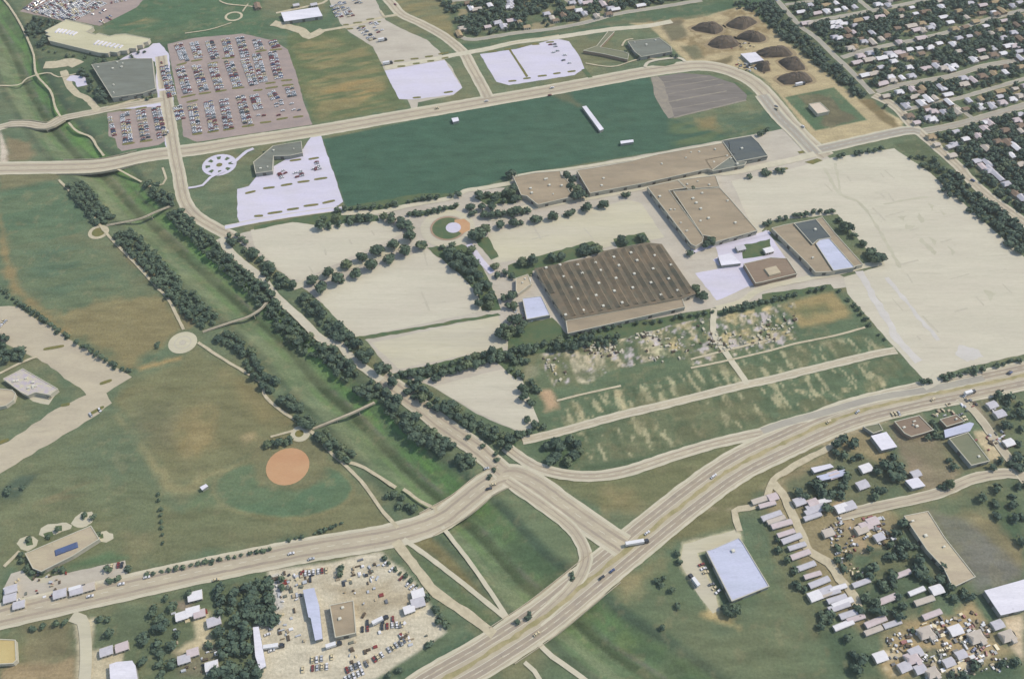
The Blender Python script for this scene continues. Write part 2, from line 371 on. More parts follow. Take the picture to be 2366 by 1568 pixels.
# south east: scrub lots, trailer park ground
paint('K 1380,1553 2366,990 L 650,930 300,1250 40,1330 O 2050,100 2060,200 1580,310 1100,480', (118, 116, 84), 8, 5)
paint('O 980,620 1400,400 1560,500 1800,950 1900,1250 2366,860 Q 0,560 600,1200 800,1553 O 300,1553 450,1200', (94, 112, 86), 8, 5)
paint('O 960,640 1380,470 1300,620 1060,860', (156, 142, 106), 14, 9, k=.75)
paint('O 1400,900 2000,1000 2366,950 Q 300,900 500,1553 O 1700,1553', (104, 112, 86), 25, 18, k=.6)
paint('O 450,1100 900,1553 1500,1553 800,1150', (78, 106, 84), 10, 7, k=.6)
paint('Q 0,100 160,250 330,600 560,1100 480,1200 200,800', (112, 112, 84), 5, 4, k=.6)
paint('L 0,1380 400,1130 700,930 860,860 1000,860 1250,1300 1000,1480 Q 1200,60 1600,600 1500,1050 900,1130 600,900 160,200', (150, 138, 108), 6, 4)
paint('L 200,1340 700,1040 950,1100 1250,1250 1180,1480 700,1553 300,1553', (84, 102, 80), 6, 5, k=.75)
paint('K 1500,1553 1900,1300 2366,1080 L 400,960 900,800 1150,740 1150,790 800,880 400,1040 0,1260 K 2000,1553', (178, 164, 136), 5, 4, streak=.42)
paint('Q 600,-20 720,-60 1020,480 960,540 780,230', (176, 156, 126), 4, 2)
paint('Q 780,420 1150,360 1300,60 1500,430 1640,800 1400,1000 860,960', (78, 100, 80), 6, 5)
paint('Q 1000,450 1400,420 1300,560 1000,600', (130, 124, 92), 8, 6, k=.7)
paint('L 1150,780 1450,730 1550,870 1800,1250 1720,1400 1480,1400 1300,1250 1250,1000', (146, 132, 112), 8, 5)
paint('L 1300,960 1650,930 1800,1200 1600,1300 1400,1150', (120, 116, 92), 14, 10, k=.7)
paint('L 1880,620 2100,590 2300,900 2050,860', (170, 152, 132), 6, 4)
paint('L 1900,860 2020,850 2250,1130 2050,1110', (200, 184, 152), 3, 1.5)
paint('L 1930,560 2366,420 2366,1553 1700,1553 2200,1280 2250,1130', (80, 102, 80), 8, 6, k=.7)
paint('Q 1260,90 1500,50 1530,60 1900,600 2350,660 2366,200 1900,60', (120, 114, 90), 5, 3)
paint('Q 1540,60 1850,110 2366,560 2366,650 1950,770 1820,500', (118, 118, 114), 8, 5, k=.85)
paint('Q 1800,60 2050,50 2366,480 2366,560 2100,250', (150, 138, 104), 12, 8, k=.7)
paint('Q 2050,-20 2366,-60 2366,350 2150,220', (66, 94, 72), 8, 6)
paint('Q 1150,1130 1450,1040 1900,880 2250,1300 1900,1480 1150,1553 1050,1400', (178, 158, 122), 8, 6)
paint('Q 1100,1130 2200,950 2300,1400 1500,1553', (118, 118, 100), 5, 5, speck=(15, .52))
paint('Q 1080,1300 2100,1300 2100,1553 1150,1553', (210, 196, 170), 3, 3, speck=(9, .52))
paint('Q 2170,1000 2366,960 2366,1420 2250,1260', (206, 188, 162), 4, 2)
paint('Q 1600,1553 2250,1400 2366,1450 2366,1600', (62, 92, 74), 4, 3)
paint('Q 560,1100 760,1120 1000,1400 1100,1553 700,1553 500,1100', (62, 88, 68), 8, 5, k=.8)
# south west blocks
paint('M 0,1090 650,990 840,1010 1500,830 2250,640 N 150,600 0,1100 60,1553 M 0,1700', (92, 108, 84), 5, 3)
paint('M 180,1000 640,1000 660,1440 240,1430 160,1200', (124, 118, 92), 8, 6)
paint('M 0,1460 680,1350 680,1600 0,1600', (160, 142, 112), 5, 3)
paint('M 660,1010 860,1000 830,1290 1100,1260 1110,1400 980,1600 690,1600 700,1200', (196, 184, 158), 3, 2)
paint('M 1740,940 1900,940 1900,1260 1600,1360 1560,1300 1750,1180', (206, 192, 160), 4, 3)
paint('M 1560,1320 1980,1240 2000,1553 1600,1553', (128, 122, 104), 6, 5)
paint('M 1560,860 1700,840 1850,960 1640,960', (150, 138, 122), 4, 3, speck=(9, .4))
paint('N 120,560 720,500 1120,400 1260,490 1530,750 1600,920 1750,1130 1100,1553 60,1600 -20,1100 160,930', (206, 196, 176), 3, 1.5)
paint('N 640,700 1200,680 1480,850 1350,930 920,960', (176, 162, 138), 10, 8, k=.8)
paint('N 150,620 230,600 260,900 200,950 150,830', (200, 200, 205), 2, 1, k=.7)
paint('O 1570,320 2050,200 2100,200 2120,300 1720,420 1850,700 1930,930 1850,960 1700,760 1550,520', (206, 197, 166), 3, 1.5)
paint('O 1750,960 1900,950 2080,1090 1950,1050', (200, 178, 130), 6, 4, k=.8)
# greenway banks and bed: lush bank grass with a sunlit band painted along one bank, sedge on the bed, worn earth by the tops
d0 = np.abs(cd)
_cl = np.arctan2(1, 1) * 0 + (gx * .50 - gy * .87); long_ = fbm(cd * 2.2, _cl / 4, 9, 44, 4)
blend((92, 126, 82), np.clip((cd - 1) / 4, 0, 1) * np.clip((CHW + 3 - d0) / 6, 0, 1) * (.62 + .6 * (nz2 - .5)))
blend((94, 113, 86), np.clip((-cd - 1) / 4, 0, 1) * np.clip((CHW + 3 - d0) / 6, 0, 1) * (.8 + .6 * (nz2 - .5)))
blend((112, 128, 84), np.clip((fbm(gx, gy, 26, 81, 4) - .47) * 5, 0, .8) * np.clip((CHW - d0) / 4, 0, 1))
blend((76, 98, 78), np.clip((fbm(ru / 2, rv, 18, 91, 4) - .52) * 6, 0, .7) * np.clip((CHW - d0) / 4, 0, 1))
blend((118, 120, 92), np.clip((-cd - 14) / 6, 0, 1) * np.clip((CHW + 2 - d0) / 6, 0, 1) * np.clip(nz2 * 3 - 1.1, 0, .6))
blend((62, 82, 58), np.clip((5.0 + (nz2 - .5) * 4 - d0) / 3, 0, 1) * .85)
inch = np.clip((CHW + 5 - d0) / 5, 0, 1)
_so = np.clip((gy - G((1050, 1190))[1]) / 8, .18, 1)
blend((112, 126, 98), inch * np.clip((-cd - 3) / 3, 0, 1) * .8)
blend((78, 106, 76), inch * np.clip((.47 - long_) * 9, 0, .8))
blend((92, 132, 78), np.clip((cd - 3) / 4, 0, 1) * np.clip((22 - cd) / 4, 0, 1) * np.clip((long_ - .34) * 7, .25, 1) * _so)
blend((118, 158, 88), np.clip((cd - 8) / 3, 0, 1) * np.clip((18 - cd) / 3, 0, 1) * np.clip((long_ - .50) * 8, 0, .85) * _so)  # brighter strip standing for the sunlit bank, put into the grass colour
blend((92, 122, 78), np.clip((-cd - 5) / 2, 0, 1) * np.clip((13 + cd) / 3, 0, 1) * np.clip((long_ - .42) * 7, 0, .8))
blend((54, 80, 68), np.clip((cd - 20) / 3, 0, 1) * inch * .9)
blend((66, 84, 70), np.clip((-cd - 21) / 3, 0, 1) * inch * .7)
blend((112, 112, 106), np.clip(1 - abs(cd - 3.5) / 2.5, 0, 1) * np.clip((nz2 - .45) * 6, 0, .7))
blend((56, 78, 54), np.clip((3.6 + (nz2 - .5) * 3 - abs(cd + 2.5)) / 2, 0, 1) * .92)
for _s, _w in (('K 440,600 1000,470 1640,300 2000,230 2366,150 L 300,80 900,-20 L 1180,110 500,280 K 2366,390 1500,590 1000,710 500,840', .56), ('K 500,900 1000,740 1500,620 2100,470 2366,410 L 500,310 1200,170 1400,400 700,620 K 2366,780 1700,950 1100,1110 700,1160', .60)):
    _pl = W(_s); _d = poly_dist(gx, gy, _pl); _i = np.nonzero(_d > -2)[0]; _in = np.clip(_d[_i] / 3, 0, 1); _a = fbm(ru[_i] * 1.5, rv[_i] / 2.6, 6, 161, 4)
    for _c, _k in (((186, 178, 144), np.clip((_a - _w) * 9, 0, .75)), ((62, 88, 66), np.clip((.42 - _a) * 8, 0, .7)), ((112, 112, 84), np.clip((fbm(gx[_i], gy[_i], 18, 7, 3) - .5) * 6, 0, .5))):
        _kk = (_k * _in)[:, None]; colr[_i] = colr[_i] * (1 - _kk) + np.array(A(_c)) * _kk
_el = ' '.join('%.0f,%.0f' % (655 + 158 * math.cos(t / 20 * 6.283), 1128 + 66 * math.sin(t / 20 * 6.283)) for t in range(20))
_el2 = ' '.join('%.0f,%.0f' % (655 + 166 * math.cos(t / 20 * 6.283), 1130 + 72 * math.sin(t / 20 * 6.283)) for t in range(20))
paint('Z ' + _el2, (134, 128, 94), 4, 2, k=.8); paint('Z ' + _el, (84, 114, 88), 3, 1.5)
paint('Z 590,1010 700,1000 760,1040 750,1110 690,1135 600,1120 575,1060', (128, 120, 90), 6, 3, k=.8)
paint('L 2000,600 2366,520 2366,1250 2240,1100', (140, 126, 104), 6, 4, speck=(12, .46), k=.8)
lum = colr.mean(1); dark = np.clip((.19 - lum) / .10, 0, 1)
_fp = W('Z 745,322 1130,243 1500,178 1530,240 1552,275 1700,322 1185,405 1100,438 960,470 800,488 785,440'); dark = dark * np.clip(-poly_dist(gx, gy, _fp) / 3 + .5, .08, 1)
blend((142, 138, 106), .16 * dark * (.4 + 1.2 * nz))
blend((120, 126, 96), np.clip((fbm(ru / 3, rv, 34, 123, 5) - .54) * 5, 0, .30) * dark)
blend((140, 134, 104), np.clip((nz3 * .5 + nz2 * .5 - .60) * 6, 0, .30) * dark)
nx_, ny_ = len(xs), len(ys)
ii = (np.arange(ny_ - 1)[:, None] * nx_ + np.arange(nx_ - 1)[None, :]).ravel()
quads = np.stack([ii, ii + 1, ii + nx_ + 1, ii + nx_], 1).astype(np.int32)
gm = bpy.data.meshes.new('ground')
gm.vertices.add(gx.size); gm.vertices.foreach_set('co', np.stack([gx, gy, gzv], 1).astype(np.float32).ravel())
gm.loops.add(quads.size); gm.loops.foreach_set('vertex_index', quads.ravel())
gm.polygons.add(len(quads)); gm.polygons.foreach_set('loop_start', np.arange(len(quads), dtype=np.int32) * 4)
gm.polygons.foreach_set('loop_total', np.full(len(quads), 4, np.int32))
gm.update(calc_edges=True)
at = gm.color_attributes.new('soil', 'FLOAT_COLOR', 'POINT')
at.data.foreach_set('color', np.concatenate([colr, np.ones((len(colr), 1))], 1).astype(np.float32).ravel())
m = bpy.data.materials.new('ground_cover'); m.use_nodes = True; nt = m.node_tree
b = nt.nodes['Principled BSDF']; b.inputs['Roughness'].default_value = .95; b.inputs['Specular IOR Level'].default_value = .1
an = nt.nodes.new('ShaderNodeAttribute'); an.attribute_name = 'soil'
g_ = nt.nodes.new('ShaderNodeNewGeometry').outputs['Position']
n1 = _rng(nt, _noise(nt, _map(nt, g_, -ANG, (.3, 1, 1)), .12, 6, .65), .3, .7, .80, 1.24)
n2 = _rng(nt, _noise(nt, g_, .5, 5, .75), .3, .7, .76, 1.26)
c_ = _mix(nt, 1.0, an.outputs['Color'], n1, 'MULTIPLY'); c_ = _mix(nt, 1.0, c_, n2, 'MULTIPLY')
n4 = _rng(nt, _noise(nt, g_, .05, 5, .6), .55, .75, 0, .35)
c_ = _mix(nt, n4, c_, _mix(nt, 1.0, c_, (1.16, 1.06, .95), 'MULTIPLY'))
nt.links.new(c_, b.inputs['Base Color'])
bp = nt.nodes.new('ShaderNodeBump'); bp.inputs['Strength'].default_value = .5; bp.inputs['Distance'].default_value = .5
nt.links.new(_noise(nt, g_, .7, 4, .7), bp.inputs['Height']); nt.links.new(bp.outputs[0], b.inputs['Normal'])
gm.materials.append(m)
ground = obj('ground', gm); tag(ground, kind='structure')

# ---------------- paving sheets ----------------
M_pale = mat('pale_concrete', (209, 202, 184), (205, 196, 180), .035, .8, .05, ANG, 3, streak=.03, fscale=.6, stain=.09)
M_pale2 = mat('warm_concrete', (207, 199, 174), (200, 192, 176), .03, .8, .05, ANG, 5, streak=.04, fscale=.6, stain=.09)
M_white = mat('white_concrete', (216, 210, 232), (212, 206, 218), .05, .7, .05, ANG, 2, fscale=.6, stain=.07)
M_beige = mat('beige_concrete', (202, 193, 180), (188, 178, 166), .05, .8, .07, ANG, 2, fscale=.6, stain=.12)
M_asph = mat('worn_asphalt', (174, 156, 150), (158, 144, 142), .08, .8, .09, ANG, 2, fscale=.8, stain=.08)
M_grey = mat('grey_asphalt', (136, 128, 122), (120, 114, 110), .06, .8, .08, ANG, 5, streak=.12, fscale=.8, stain=.1)
M_road = mat('road_surface', (198, 186, 164), (184, 172, 154), .06, .8, .07, ANG, 2, fscale=.7, stain=.1)
M_road2 = mat('grey_road_surface', (178, 172, 160), (164, 158, 150), .06, .8, .07, ANG, 2, fscale=.7)
M_side = mat('pale_kerb_concrete', (214, 204, 184), (196, 190, 168), .1, .8, .07, fscale=.8)
M_line = mat('faded_paint', (226, 220, 204), None, .3, .2, .05)
M_path = mat('path_concrete', (208, 196, 170), (184, 172, 148), .2, .8, .08)
M_sand = mat('packed_sand', (204, 184, 142), (184, 164, 126), .08, .8, .08)
M_island = mat('dry_island_grass', (132, 122, 72), (104, 112, 70), .2, .9, .15)
M_lawn = mat('lawn', (80, 104, 74), (104, 112, 78), .1, .9, .15)
M_clay = mat('red_clay', (196, 150, 114), (204, 164, 126), .08, .8, .06, ANG, 3)
LZ = [0]
def lot(name, s, m, z, jit=.5, step=6, pts=None, world=False):
    LZ[0] += 1; z = z + (LZ[0] % 23) * .0006
    p = ccw(W(s) if pts is None else pts)
    if jit: p = rough_edge(p, step, jit)
    if pts is None:
        pr = W(s)
        for i in range(len(pr)):
            for j in range(i + 2, len(pr)):
                if i == 0 and j == len(pr) - 1: continue
                a, b, c, d = pr[i], pr[(i+1) % len(pr)], pr[j], pr[(j+1) % len(pr)]
                o_ = lambda u, v, w_: (v[0]-u[0])*(w_[1]-u[1])-(v[1]-u[1])*(w_[0]-u[0])
                if o_(a,b,c)*o_(a,b,d) < 0 and o_(c,d,a)*o_(c,d,b) < 0: print('CROSS', s[:50], i, j)
    mb = MB(); n = len(p); mb.add([(x, y, z) for x, y in p], [tuple(range(n))])
    o = obj(name, mb.me(name, m)); tag(o, kind='structure'); return o
lot('parking_lot', 'Z 387,102 450,88 560,78 632,94 665,115 684,170 703,240 722,288 560,312 455,328 424,316 415,250 396,150', M_asph, .03)
lot('parking_lot', 'A 970,1020 1450,950 1510,1260 1430,1310 1100,1365 1060,1330 1040,1250 980,1230', M_asph, .03)
lot('parking_lot', 'A 180,105 330,-20 1350,-60 1230,70 900,235 650,185 600,200', M_asph, .03)
lot('apron', 'A 1380,395 1440,390 1520,480 1560,860 1600,1330 1500,1330 1450,960 860,1010 960,960 1420,900 1400,560 1200,520 1070,550 1210,470 1340,430', M_white, .05, .8)
lot('parking_lot', 'B 660,-40 1080,-40 1165,145 1190,185 1330,260 1560,360 1680,470 1720,540 1780,600 1880,790 1800,860 1480,925 1475,975 1420,985 1385,900 1310,897 1180,640 1075,425 860,290 780,215', M_beige, .03)
lot('parking_lot', 'B 1180,640 1720,545 1880,795 1800,855 1420,900 1310,895', M_white, .06)
lot('parking_lot', 'B 2040,490 2366,445 C 430,350 550,375 650,520 690,620 600,680 0,772 B 2300,770 2190,740', M_white, .03)
lot('parking_lot', 'C 1300,700 1560,660 1820,680 2060,760 2160,850 2150,900 1460,1070 1330,880', M_grey, .03)
# centre of the works: paved yards
lot('works_yard', 'Z 530,545 640,520 780,492 960,466 1090,440 1180,432 1183,408 1330,385 1520,352 1735,312 1840,292 1890,345 1925,372 1690,420 1765,540 1950,640 1962,662 1680,705 1570,725 1310,782 1180,832 1170,870 1245,975 1210,1002 1100,955 1000,893 905,862 850,790 720,680', M_beige, .03)
lot('parking_lot', 'F -30,560 340,490 600,520 1120,455 1290,540 1340,590 1050,720 430,1015 340,1000 180,880 0,700', M_pale, .07)
lot('parking_lot', 'F 550,1110 1000,940 1560,730 1850,960 2020,1130 2060,1290 930,1530 850,1460 640,1250', M_pale, .07)
lot('parking_lot', 'Z 860,792 1150,728 1175,800 920,852', M_pale2, .07)
lot('parking_lot', 'Z 1000,893 1170,850 1203,870 1245,972 1212,1002 1100,950', M_pale, .07)
lot('parking_lot', 'Z 1128,540 1200,520 1450,462 1482,470 1535,548 1440,565 1140,608', M_pale2, .07)
lot('parking_lot', 'Z 1690,418 1800,398 1920,365 2066,343 2150,400 2260,500 2440,660 2440,806 2366,818 2190,860 2172,886 2138,880 2060,795 1958,678 1950,640 2035,615 1935,495 1780,510 1748,548', M_pale, .07)
lot('parking_lot', 'Z 548,437 575,430 595,405 640,380 700,345 718,318 741,312 793,466 770,482 700,492 560,522 553,512 548,500', M_white, .05)
lot('loading_yard', 'G 1690,950 2100,870 2366,830 H 200,800 310,960 60,1040 G 2200,1060 1885,1195', M_white, .07)
lot('loading_yard', 'G 1850,830 1900,800 1870,700 2260,600 H 40,560 220,820 0,860 G 1900,880', M_white, .075)
lot('parking_lot', 'I 1190,370 960,515 1010,605 830,740 0,1240 -250,1400 -250,1120 80,950 500,660 780,530 760,500 340,200 300,190 E 0,1553 -100,1300 0,1250 150,1250 640,1553', M_road, .04, 1)
lot('yard_paving', 'O 1585,335 2050,205 2105,250 2090,300 1705,415 1730,480 1870,770 1905,930 1850,960 1690,750 1555,500', M_pale2, .05, .8)
lot('yard_paving', 'I 30,400 210,300 530,490 480,560 440,620 300,590', M_pale2, .04)
lot('yard_paving', 'M 200,760 320,640 420,640 1130,480 1175,680 520,830 230,880', M_beige, .04)
lot('yard_paving', 'M 30,740 100,600 200,570 300,680 170,860 40,860', M_beige, .045)
lot('sand_yard', 'G 1500,1130 1900,1150 1880,1260 1560,1290', M_beige, .06)
# green beds inside the works
for s in ('F 0,525 560,420 730,370 800,395 1120,430 1130,480 580,520 350,490 0,560', 'F 780,360 1500,230 1850,230 1800,265 1180,390', 'F 1560,720 1850,680 1990,740 2150,1080 2230,1280 2060,1290 2020,1130 1850,950', 'F 1980,640 2110,620 2210,800 2140,830', 'G 0,880 250,800 760,660 870,750 220,930 230,980 0,1000', 'G 950,640 1230,580 1290,670 990,720', 'F 900,1530 2200,1310 2230,1330 980,1553', 'G 0,1440 400,1350 540,1510 1000,1410 1850,1280 1880,1310 1100,1520 K 700,80 0,210', 'J 1210,350 2240,100 2260,200 1640,350 1500,410 1460,360 1250,385', 'H 0,1140 620,1050 650,1090 0,1240', 'F 2000,260 2366,190 2366,320 2100,330 1990,270', 'F 1390,410 1860,330 1820,370 1480,440', 'J 2080,140 2240,110 2300,200 2366,250 2366,400', 'G 2110,700 2366,640 2366,780 2120,820', 'J 1230,500 1360,540 2366,960 2366,1000 2240,1000 1900,800'):
    lot('green_bed', s, M_lawn, .10, .8, 5)
# east corner road verges, islands of grass
for s in ('D 320,1370 430,1350 440,1370 340,1390', 'D 385,1465 500,1430 550,1450 460,1485'):
    lot('green_bed', s, M_island, .14, .2)
# long clay infield with its lip
lot('infield', 'F 1810,470 1900,460 1950,500 1950,560 1880,595 1820,560', M_clay, .24, .3)
# ---------------- roads ----------------
BR = []
M_wheel = mat('wheel_path', (176, 162, 144), (164, 152, 140), .1, .8, .08, stain=.1); M_mark = mat('tyre_marks', (192, 184, 168), (200, 192, 178), .3, .8, .1); M_stripe = mat('faded_stripe', (160, 150, 136), (142, 134, 126), .2, .9, .1)
def strip(name, pts, w_, m, z, jit=.15):
    v, f = ribbon_faces(pts, -w_ / 2, w_ / 2, z, jit); o = obj(name, mesh(name, v, f, m)); tag(o, kind='structure'); return o
ZR = [0.12]
def road(s, w_, m=None, side=1.6, line=True, median=0, name='road', jit=.15):
    ZR[0] += .007; z = ZR[0]; pts = smooth(W(s), 5); m = m or M_road
    for i in range(2, len(pts)):
        if (pts[i][0] - pts[i-1][0]) * (pts[i-1][0] - pts[i-2][0]) + (pts[i][1] - pts[i-1][1]) * (pts[i-1][1] - pts[i-2][1]) < 0: print('KINK', s[:60], i)
    v, f = [], []; mi = []
    def add(o0, o1, zz, k, j=0.0, st=1):
        a, b = ribbon_faces(pts, o0, o1, zz, j); n = len(v); v.extend(a); f.extend(tuple(i + n for i in q) for q in b[::st]); mi.extend([k] * len(b[::st]))
    if side: add(-w_ / 2 - side, w_ / 2 + side, z - .003, 1, .35)
    add(-w_ / 2, w_ / 2, z, 0, jit)
    if w_ >= 6.5 and m in (M_road, M_road2):
        for o in ((-w_ / 4, w_ / 4) if w_ < 20 else (-w_ * .36, -w_ * .22, w_ * .22, w_ * .36)): add(o - w_ * .055, o + w_ * .055, z + .001, 4, .35)
    if median: add(-median / 2, median / 2, z + .05, 3, .3)
    if line:
        for o in ((0,) if not median else (-w_ / 4 - median / 4, w_ / 4 + median / 4)): add(o - .14, o + .14, z + .002, 2, 0, 2)
        for o in (-w_ / 2 + .5, w_ / 2 - .5): add(o - .12, o + .12, z + .002, 2)
    o = obj(name, mesh(name, v, f, [m, M_side, M_line, M_lawn, M_wheel], mi)); tag(o, kind='structure'); return pts, w_ + 2 * side
r1 = road('Z -90,392 0,389 120,387 205,385 262,378 330,362 400,352 470,343 560,328 745,300 900,273 1050,247 1130,233 1250,212 1380,188 1480,169 1560,157 1620,152 1680,162 1740,190 1785,235 1830,290 1875,335 1910,362', 17, side=2.2, line=True)
road('Z 372,130 385,230 402,345 413,400 425,460 450,497 500,528 540,548', 11, side=1.5)
r3 = road('A -300,1180 0,1150 100,1122 250,1120 420,1140 560,1070 700,1040 850,1010 1000,980 1250,935 1470,900', 9, side=1)
road('A 1560,800 1400,820', 4, M_white, side=0, line=False, name='path')
road('A 960,975 1100,940 1250,890 1300,905', 4, M_path, side=0, line=False, name='path')
road('A 880,1000 800,900 700,850 640,790 600,700 570,640', 8, M_path, side=0, line=False, jit=.6)
road('A 400,590 540,580 640,560 700,590', 16, M_path, side=0, line=False, jit=1)
road('A 620,700 720,720 740,780', 12, M_white, side=0, line=False, jit=1)
road('B 1150,-60 1240,30 1330,130 1500,210 1700,320 1830,420 1900,490 1960,600 2060,780 2110,880', 11, M_road, side=1.6)
road('B 560,290 800,250 880,235 1130,165 1300,135', 5, M_path, side=0, line=False)
road('B 1180,615 1500,560 1850,490 2100,445 2366,385 C 440,340 900,270 1250,238 1480,195', 6.5, M_side, side=1)
road('C 0,395 460,318', 2.2, M_path, side=0, line=False, name='path')
road('B 170,210 400,270 500,330 570,300 620,270', 12, M_path, side=0, line=False, jit=1)
road('B 200,120 620,30 660,5', 4, M_path, side=0, line=False)
# neighbourhood streets
STREETS = [('B 1880,340 1980,360 2366,300 C 400,262 700,205 1000,125 1300,78 1750,5', 6), ('D 100,-40 240,120 350,240 500,350 650,500 800,640 1000,850', 6), ('D 540,182 850,125 1250,50 1550,-20', 6), ('D 720,522 1000,440 1300,380 1650,300 2000,190 2366,90', 6), ('D 1040,832 1250,770 1700,690 2000,600 2366,535 2600,480', 7), ('D 1250,1002 1700,905 1850,868 2366,715 2600,640', 5), ('D 1430,1192 1750,1130 2000,1060 2366,955 2600,890', 9), ('D 830,-30 990,95', 5.5), ('D 330,212 560,180', 4), ('D 210,45 560,-5', 4), ('C 480,-30 600,60', 4), ('D 1640,890 1780,980 1930,1090', 4), ('B 1780,10 2050,-20', 6), ('C 880,-30 950,20', 4)]
for s, w_ in STREETS: road(s, w_, M_road2, side=.6, line=False)
road('D 1010,860 1150,930 1250,1010 1350,1130 1450,1220 1600,1350 1800,1530 H 1850,80 2050,260 2366,490 2600,690', 10, M_road, side=1.5)
road('D 480,1360 640,1325 900,1265 1300,1180 1430,1195', 11, M_road2, side=2)
road('D 0,860 150,1050 300,1200 480,1390', 13, M_road2, side=2.5)
# works streets
road('D 480,1390 300,1440 40,1495 C 1990,1560 G 1850,45 1450,125 1000,215 750,262 300,340 80,385 F 2250,440 2110,455', 6.5, M_side, side=1, line=False)
road('Z 520,526 600,510 700,494 790,482', 5, M_white, side=.8, line=False)
road('F 790,410 1100,402 1300,362 1500,322 1800,268 1900,210 2080,180 2366,125 G 100,60', 5, M_side, side=.5, line=False)
road('F 1940,690 2060,850 2150,950', 6, M_white, side=0, line=False)
road('F 350,1080 700,950 1100,800 1400,650', 8, M_pale2, side=0, line=False)
road('G 20,85 240,45 470,20 C 800,1490 1350,1400 1930,1290 2200,1235', 4, M_side, side=0, line=False)
road('G 1650,760 1850,700 2250,610 2366,580', 5, M_white, side=0, line=False)
road('G 1880,1270 2100,1210 H 0,1090 400,1000 640,955 950,880 1100,860', 5, M_pale2, side=.6, line=False)
road('K 130,945 450,870 1000,720 1500,600 2100,450 2366,395 L 500,290 1000,170 1210,130', 5.5, M_road, side=1.2)
road('G 1860,1270 K 1860,-20 2000,200 2160,430', 4.5, M_side, side=.5, line=False)
road('K 1650,290 1980,222 2366,132 L 300,70 650,0 H 930,1440', 2, M_path, side=0, line=False, name='path')
road('K 1650,212 1930,140 2100,100 2366,30', 2, M_path, side=0, line=False, name='path')
road('K 440,585 700,520 1020,450', 2, M_path, side=0, line=False, name='path')
road('K -20,1000 100,1090 300,1200 600,1262 850,1260 1100,1212 1500,1080 1900,962 2366,860 L 200,820', 7, M_road, side=1.4)
# highway: two carriageways either side of a worn median
HW = 'Z 930,1640 990,1590 1120,1515 1250,1430 1350,1350 1450,1268 1600,1148 1700,1078 1800,1028 1950,962 2100,922 2250,892 2400,860 2560,825'
road(HW, 25, M_road, side=2.0, line=False, median=0, jit=.5)
hp = smooth(W(HW), 5)
def shifted(pts, o): return [(p[0] + n.x * o, p[1] + n.y * o) for p, n in zip(pts, norms(pts))]
for o in (-7.5, 7.5):
    for k in (-3.4, 0, 3.4):
        v, f = ribbon_faces(shifted(hp, o + k), -.14, .14, ZR[0] + .006); oo = obj('lane_line', mesh('lane_line', v, f[::2] if k == 0 else f, M_line)); tag(oo, kind='structure')
v, f = ribbon_faces(hp, -1.6, 1.6, ZR[0] + .03, .8); oo = obj('median', mesh('median', v, f, mat('worn_median', (156, 148, 108), (186, 172, 136), .1, .9, .12))); tag(oo, kind='structure')
road('L 0,860 200,790 500,710 1000,568 1500,485 2000,380', 6, M_road2, side=.8, line=False)
road('L 1450,460 1560,400 1620,340', 9, M_pale, side=0, line=False, jit=.6)
r15 = road('Z -90,1447 0,1424 200,1378 450,1322 700,1272 900,1238 1010,1204 1062,1168 1120,1122 1175,1098 1225,1112 1300,1165 1370,1215 1440,1262', 17, M_road, side=2)
road('Z 1170,1110 1250,1165 1320,1220 1352,1275 1345,1320 1310,1370 1240,1435', 7, M_road, side=1.6, line=False)
road('J 1150,380 1400,560 1700,800 2000,1010 2250,1230', 15, M_road, side=1, line=True, jit=.4)
road('E 1980,640 2120,800 2366,1000 F 200,1160 400,1340 620,1553 J 770,70 880,200 1050,330 1150,400', 6, M_pale, side=.8, line=False)
road('N 1280,310 1500,600 1650,780 1900,950 2170,1150', 7, M_path, side=0, line=False, jit=.5)
road('N 1350,290 1600,470 1900,700 2280,1010', 3.6, M_side, side=0, line=False)
road('N 1700,180 1950,500 2130,760 2290,1000', 3.2, M_side, side=0, line=False)
road('O 270,1225 400,1350 560,1460 800,1640', 3.6, M_side, side=0, line=False)
road('O 150,1400 240,1480 330,1640', 3.2, M_side, side=0, line=False)
road('L 700,940 550,1040 400,1110 200,1230 100,1300 K 2300,1500 O 2040,40 2060,130 2090,220', 5, M_path, side=0, line=False, jit=.4)
road('L 2366,1260 2200,1240 1900,1290 1550,1430 1000,1553 Q 700,80', 7, M_road, side=1, line=False)
road('L 1780,560 1950,720 2150,1000 2300,1200 2366,1300 Q 2600,50', 6, M_road, side=.8, line=False)
road('L 100,1330 180,1420 240,1530 Q 300,120 430,400 600,500 700,650 830,800 860,900', 7, M_path, side=0, line=False, jit=.5)
road('M 650,985 740,1020 770,1150 780,1350 760,1640', 8, M_pale2, side=0, line=False)
road('B 1140,100 1180,160', 3, M_path, side=0, line=False)
# parkland paths
PATHS = [('A 0,-40 100,80 200,250 300,480 330,670 460,830 500,970 550,1060', 2.4), ('A 620,1110 700,1190 820,1240 880,1330 940,1410', 2.4), ('A -100,775 160,772 250,710 380,668 460,665 530,700 690,670', 2.2), ('E 530,110 700,280 850,450 935,560 1040,680 1200,840 1400,1060 1520,1190 1660,1460', 2.6), ('I 1790,60 2000,200 2200,320 2366,430 J 90,520 200,640 460,820 580,920 700,1060 850,1190 1000,1350 1140,1553 N 1300,190', 2.6), ('J 860,1140 1000,1190 1280,1370', 2.8), ('J 1350,1380 1500,1490 1640,1560 N 1650,60', 2.6), ('E 1060,10 1280,130', 2.2), ('E 1470,0 1500,100 1470,150 1310,172', 2.2), ('C 700,575 850,600 980,600 1200,535 1400,540', 2), ('A 1670,305 1900,270 2090,210', 1.8), ('A 1980,10 2050,40 2250,60 2366,75', 2.2), ('A 2190,110 2240,40', 2), ('I 0,340 200,240 330,190', 2.6), ('J 150,910 350,860', 2), ('M 40,540 180,400', 2.4), ('C 1030,420 1060,370 1130,355', 2.2)]
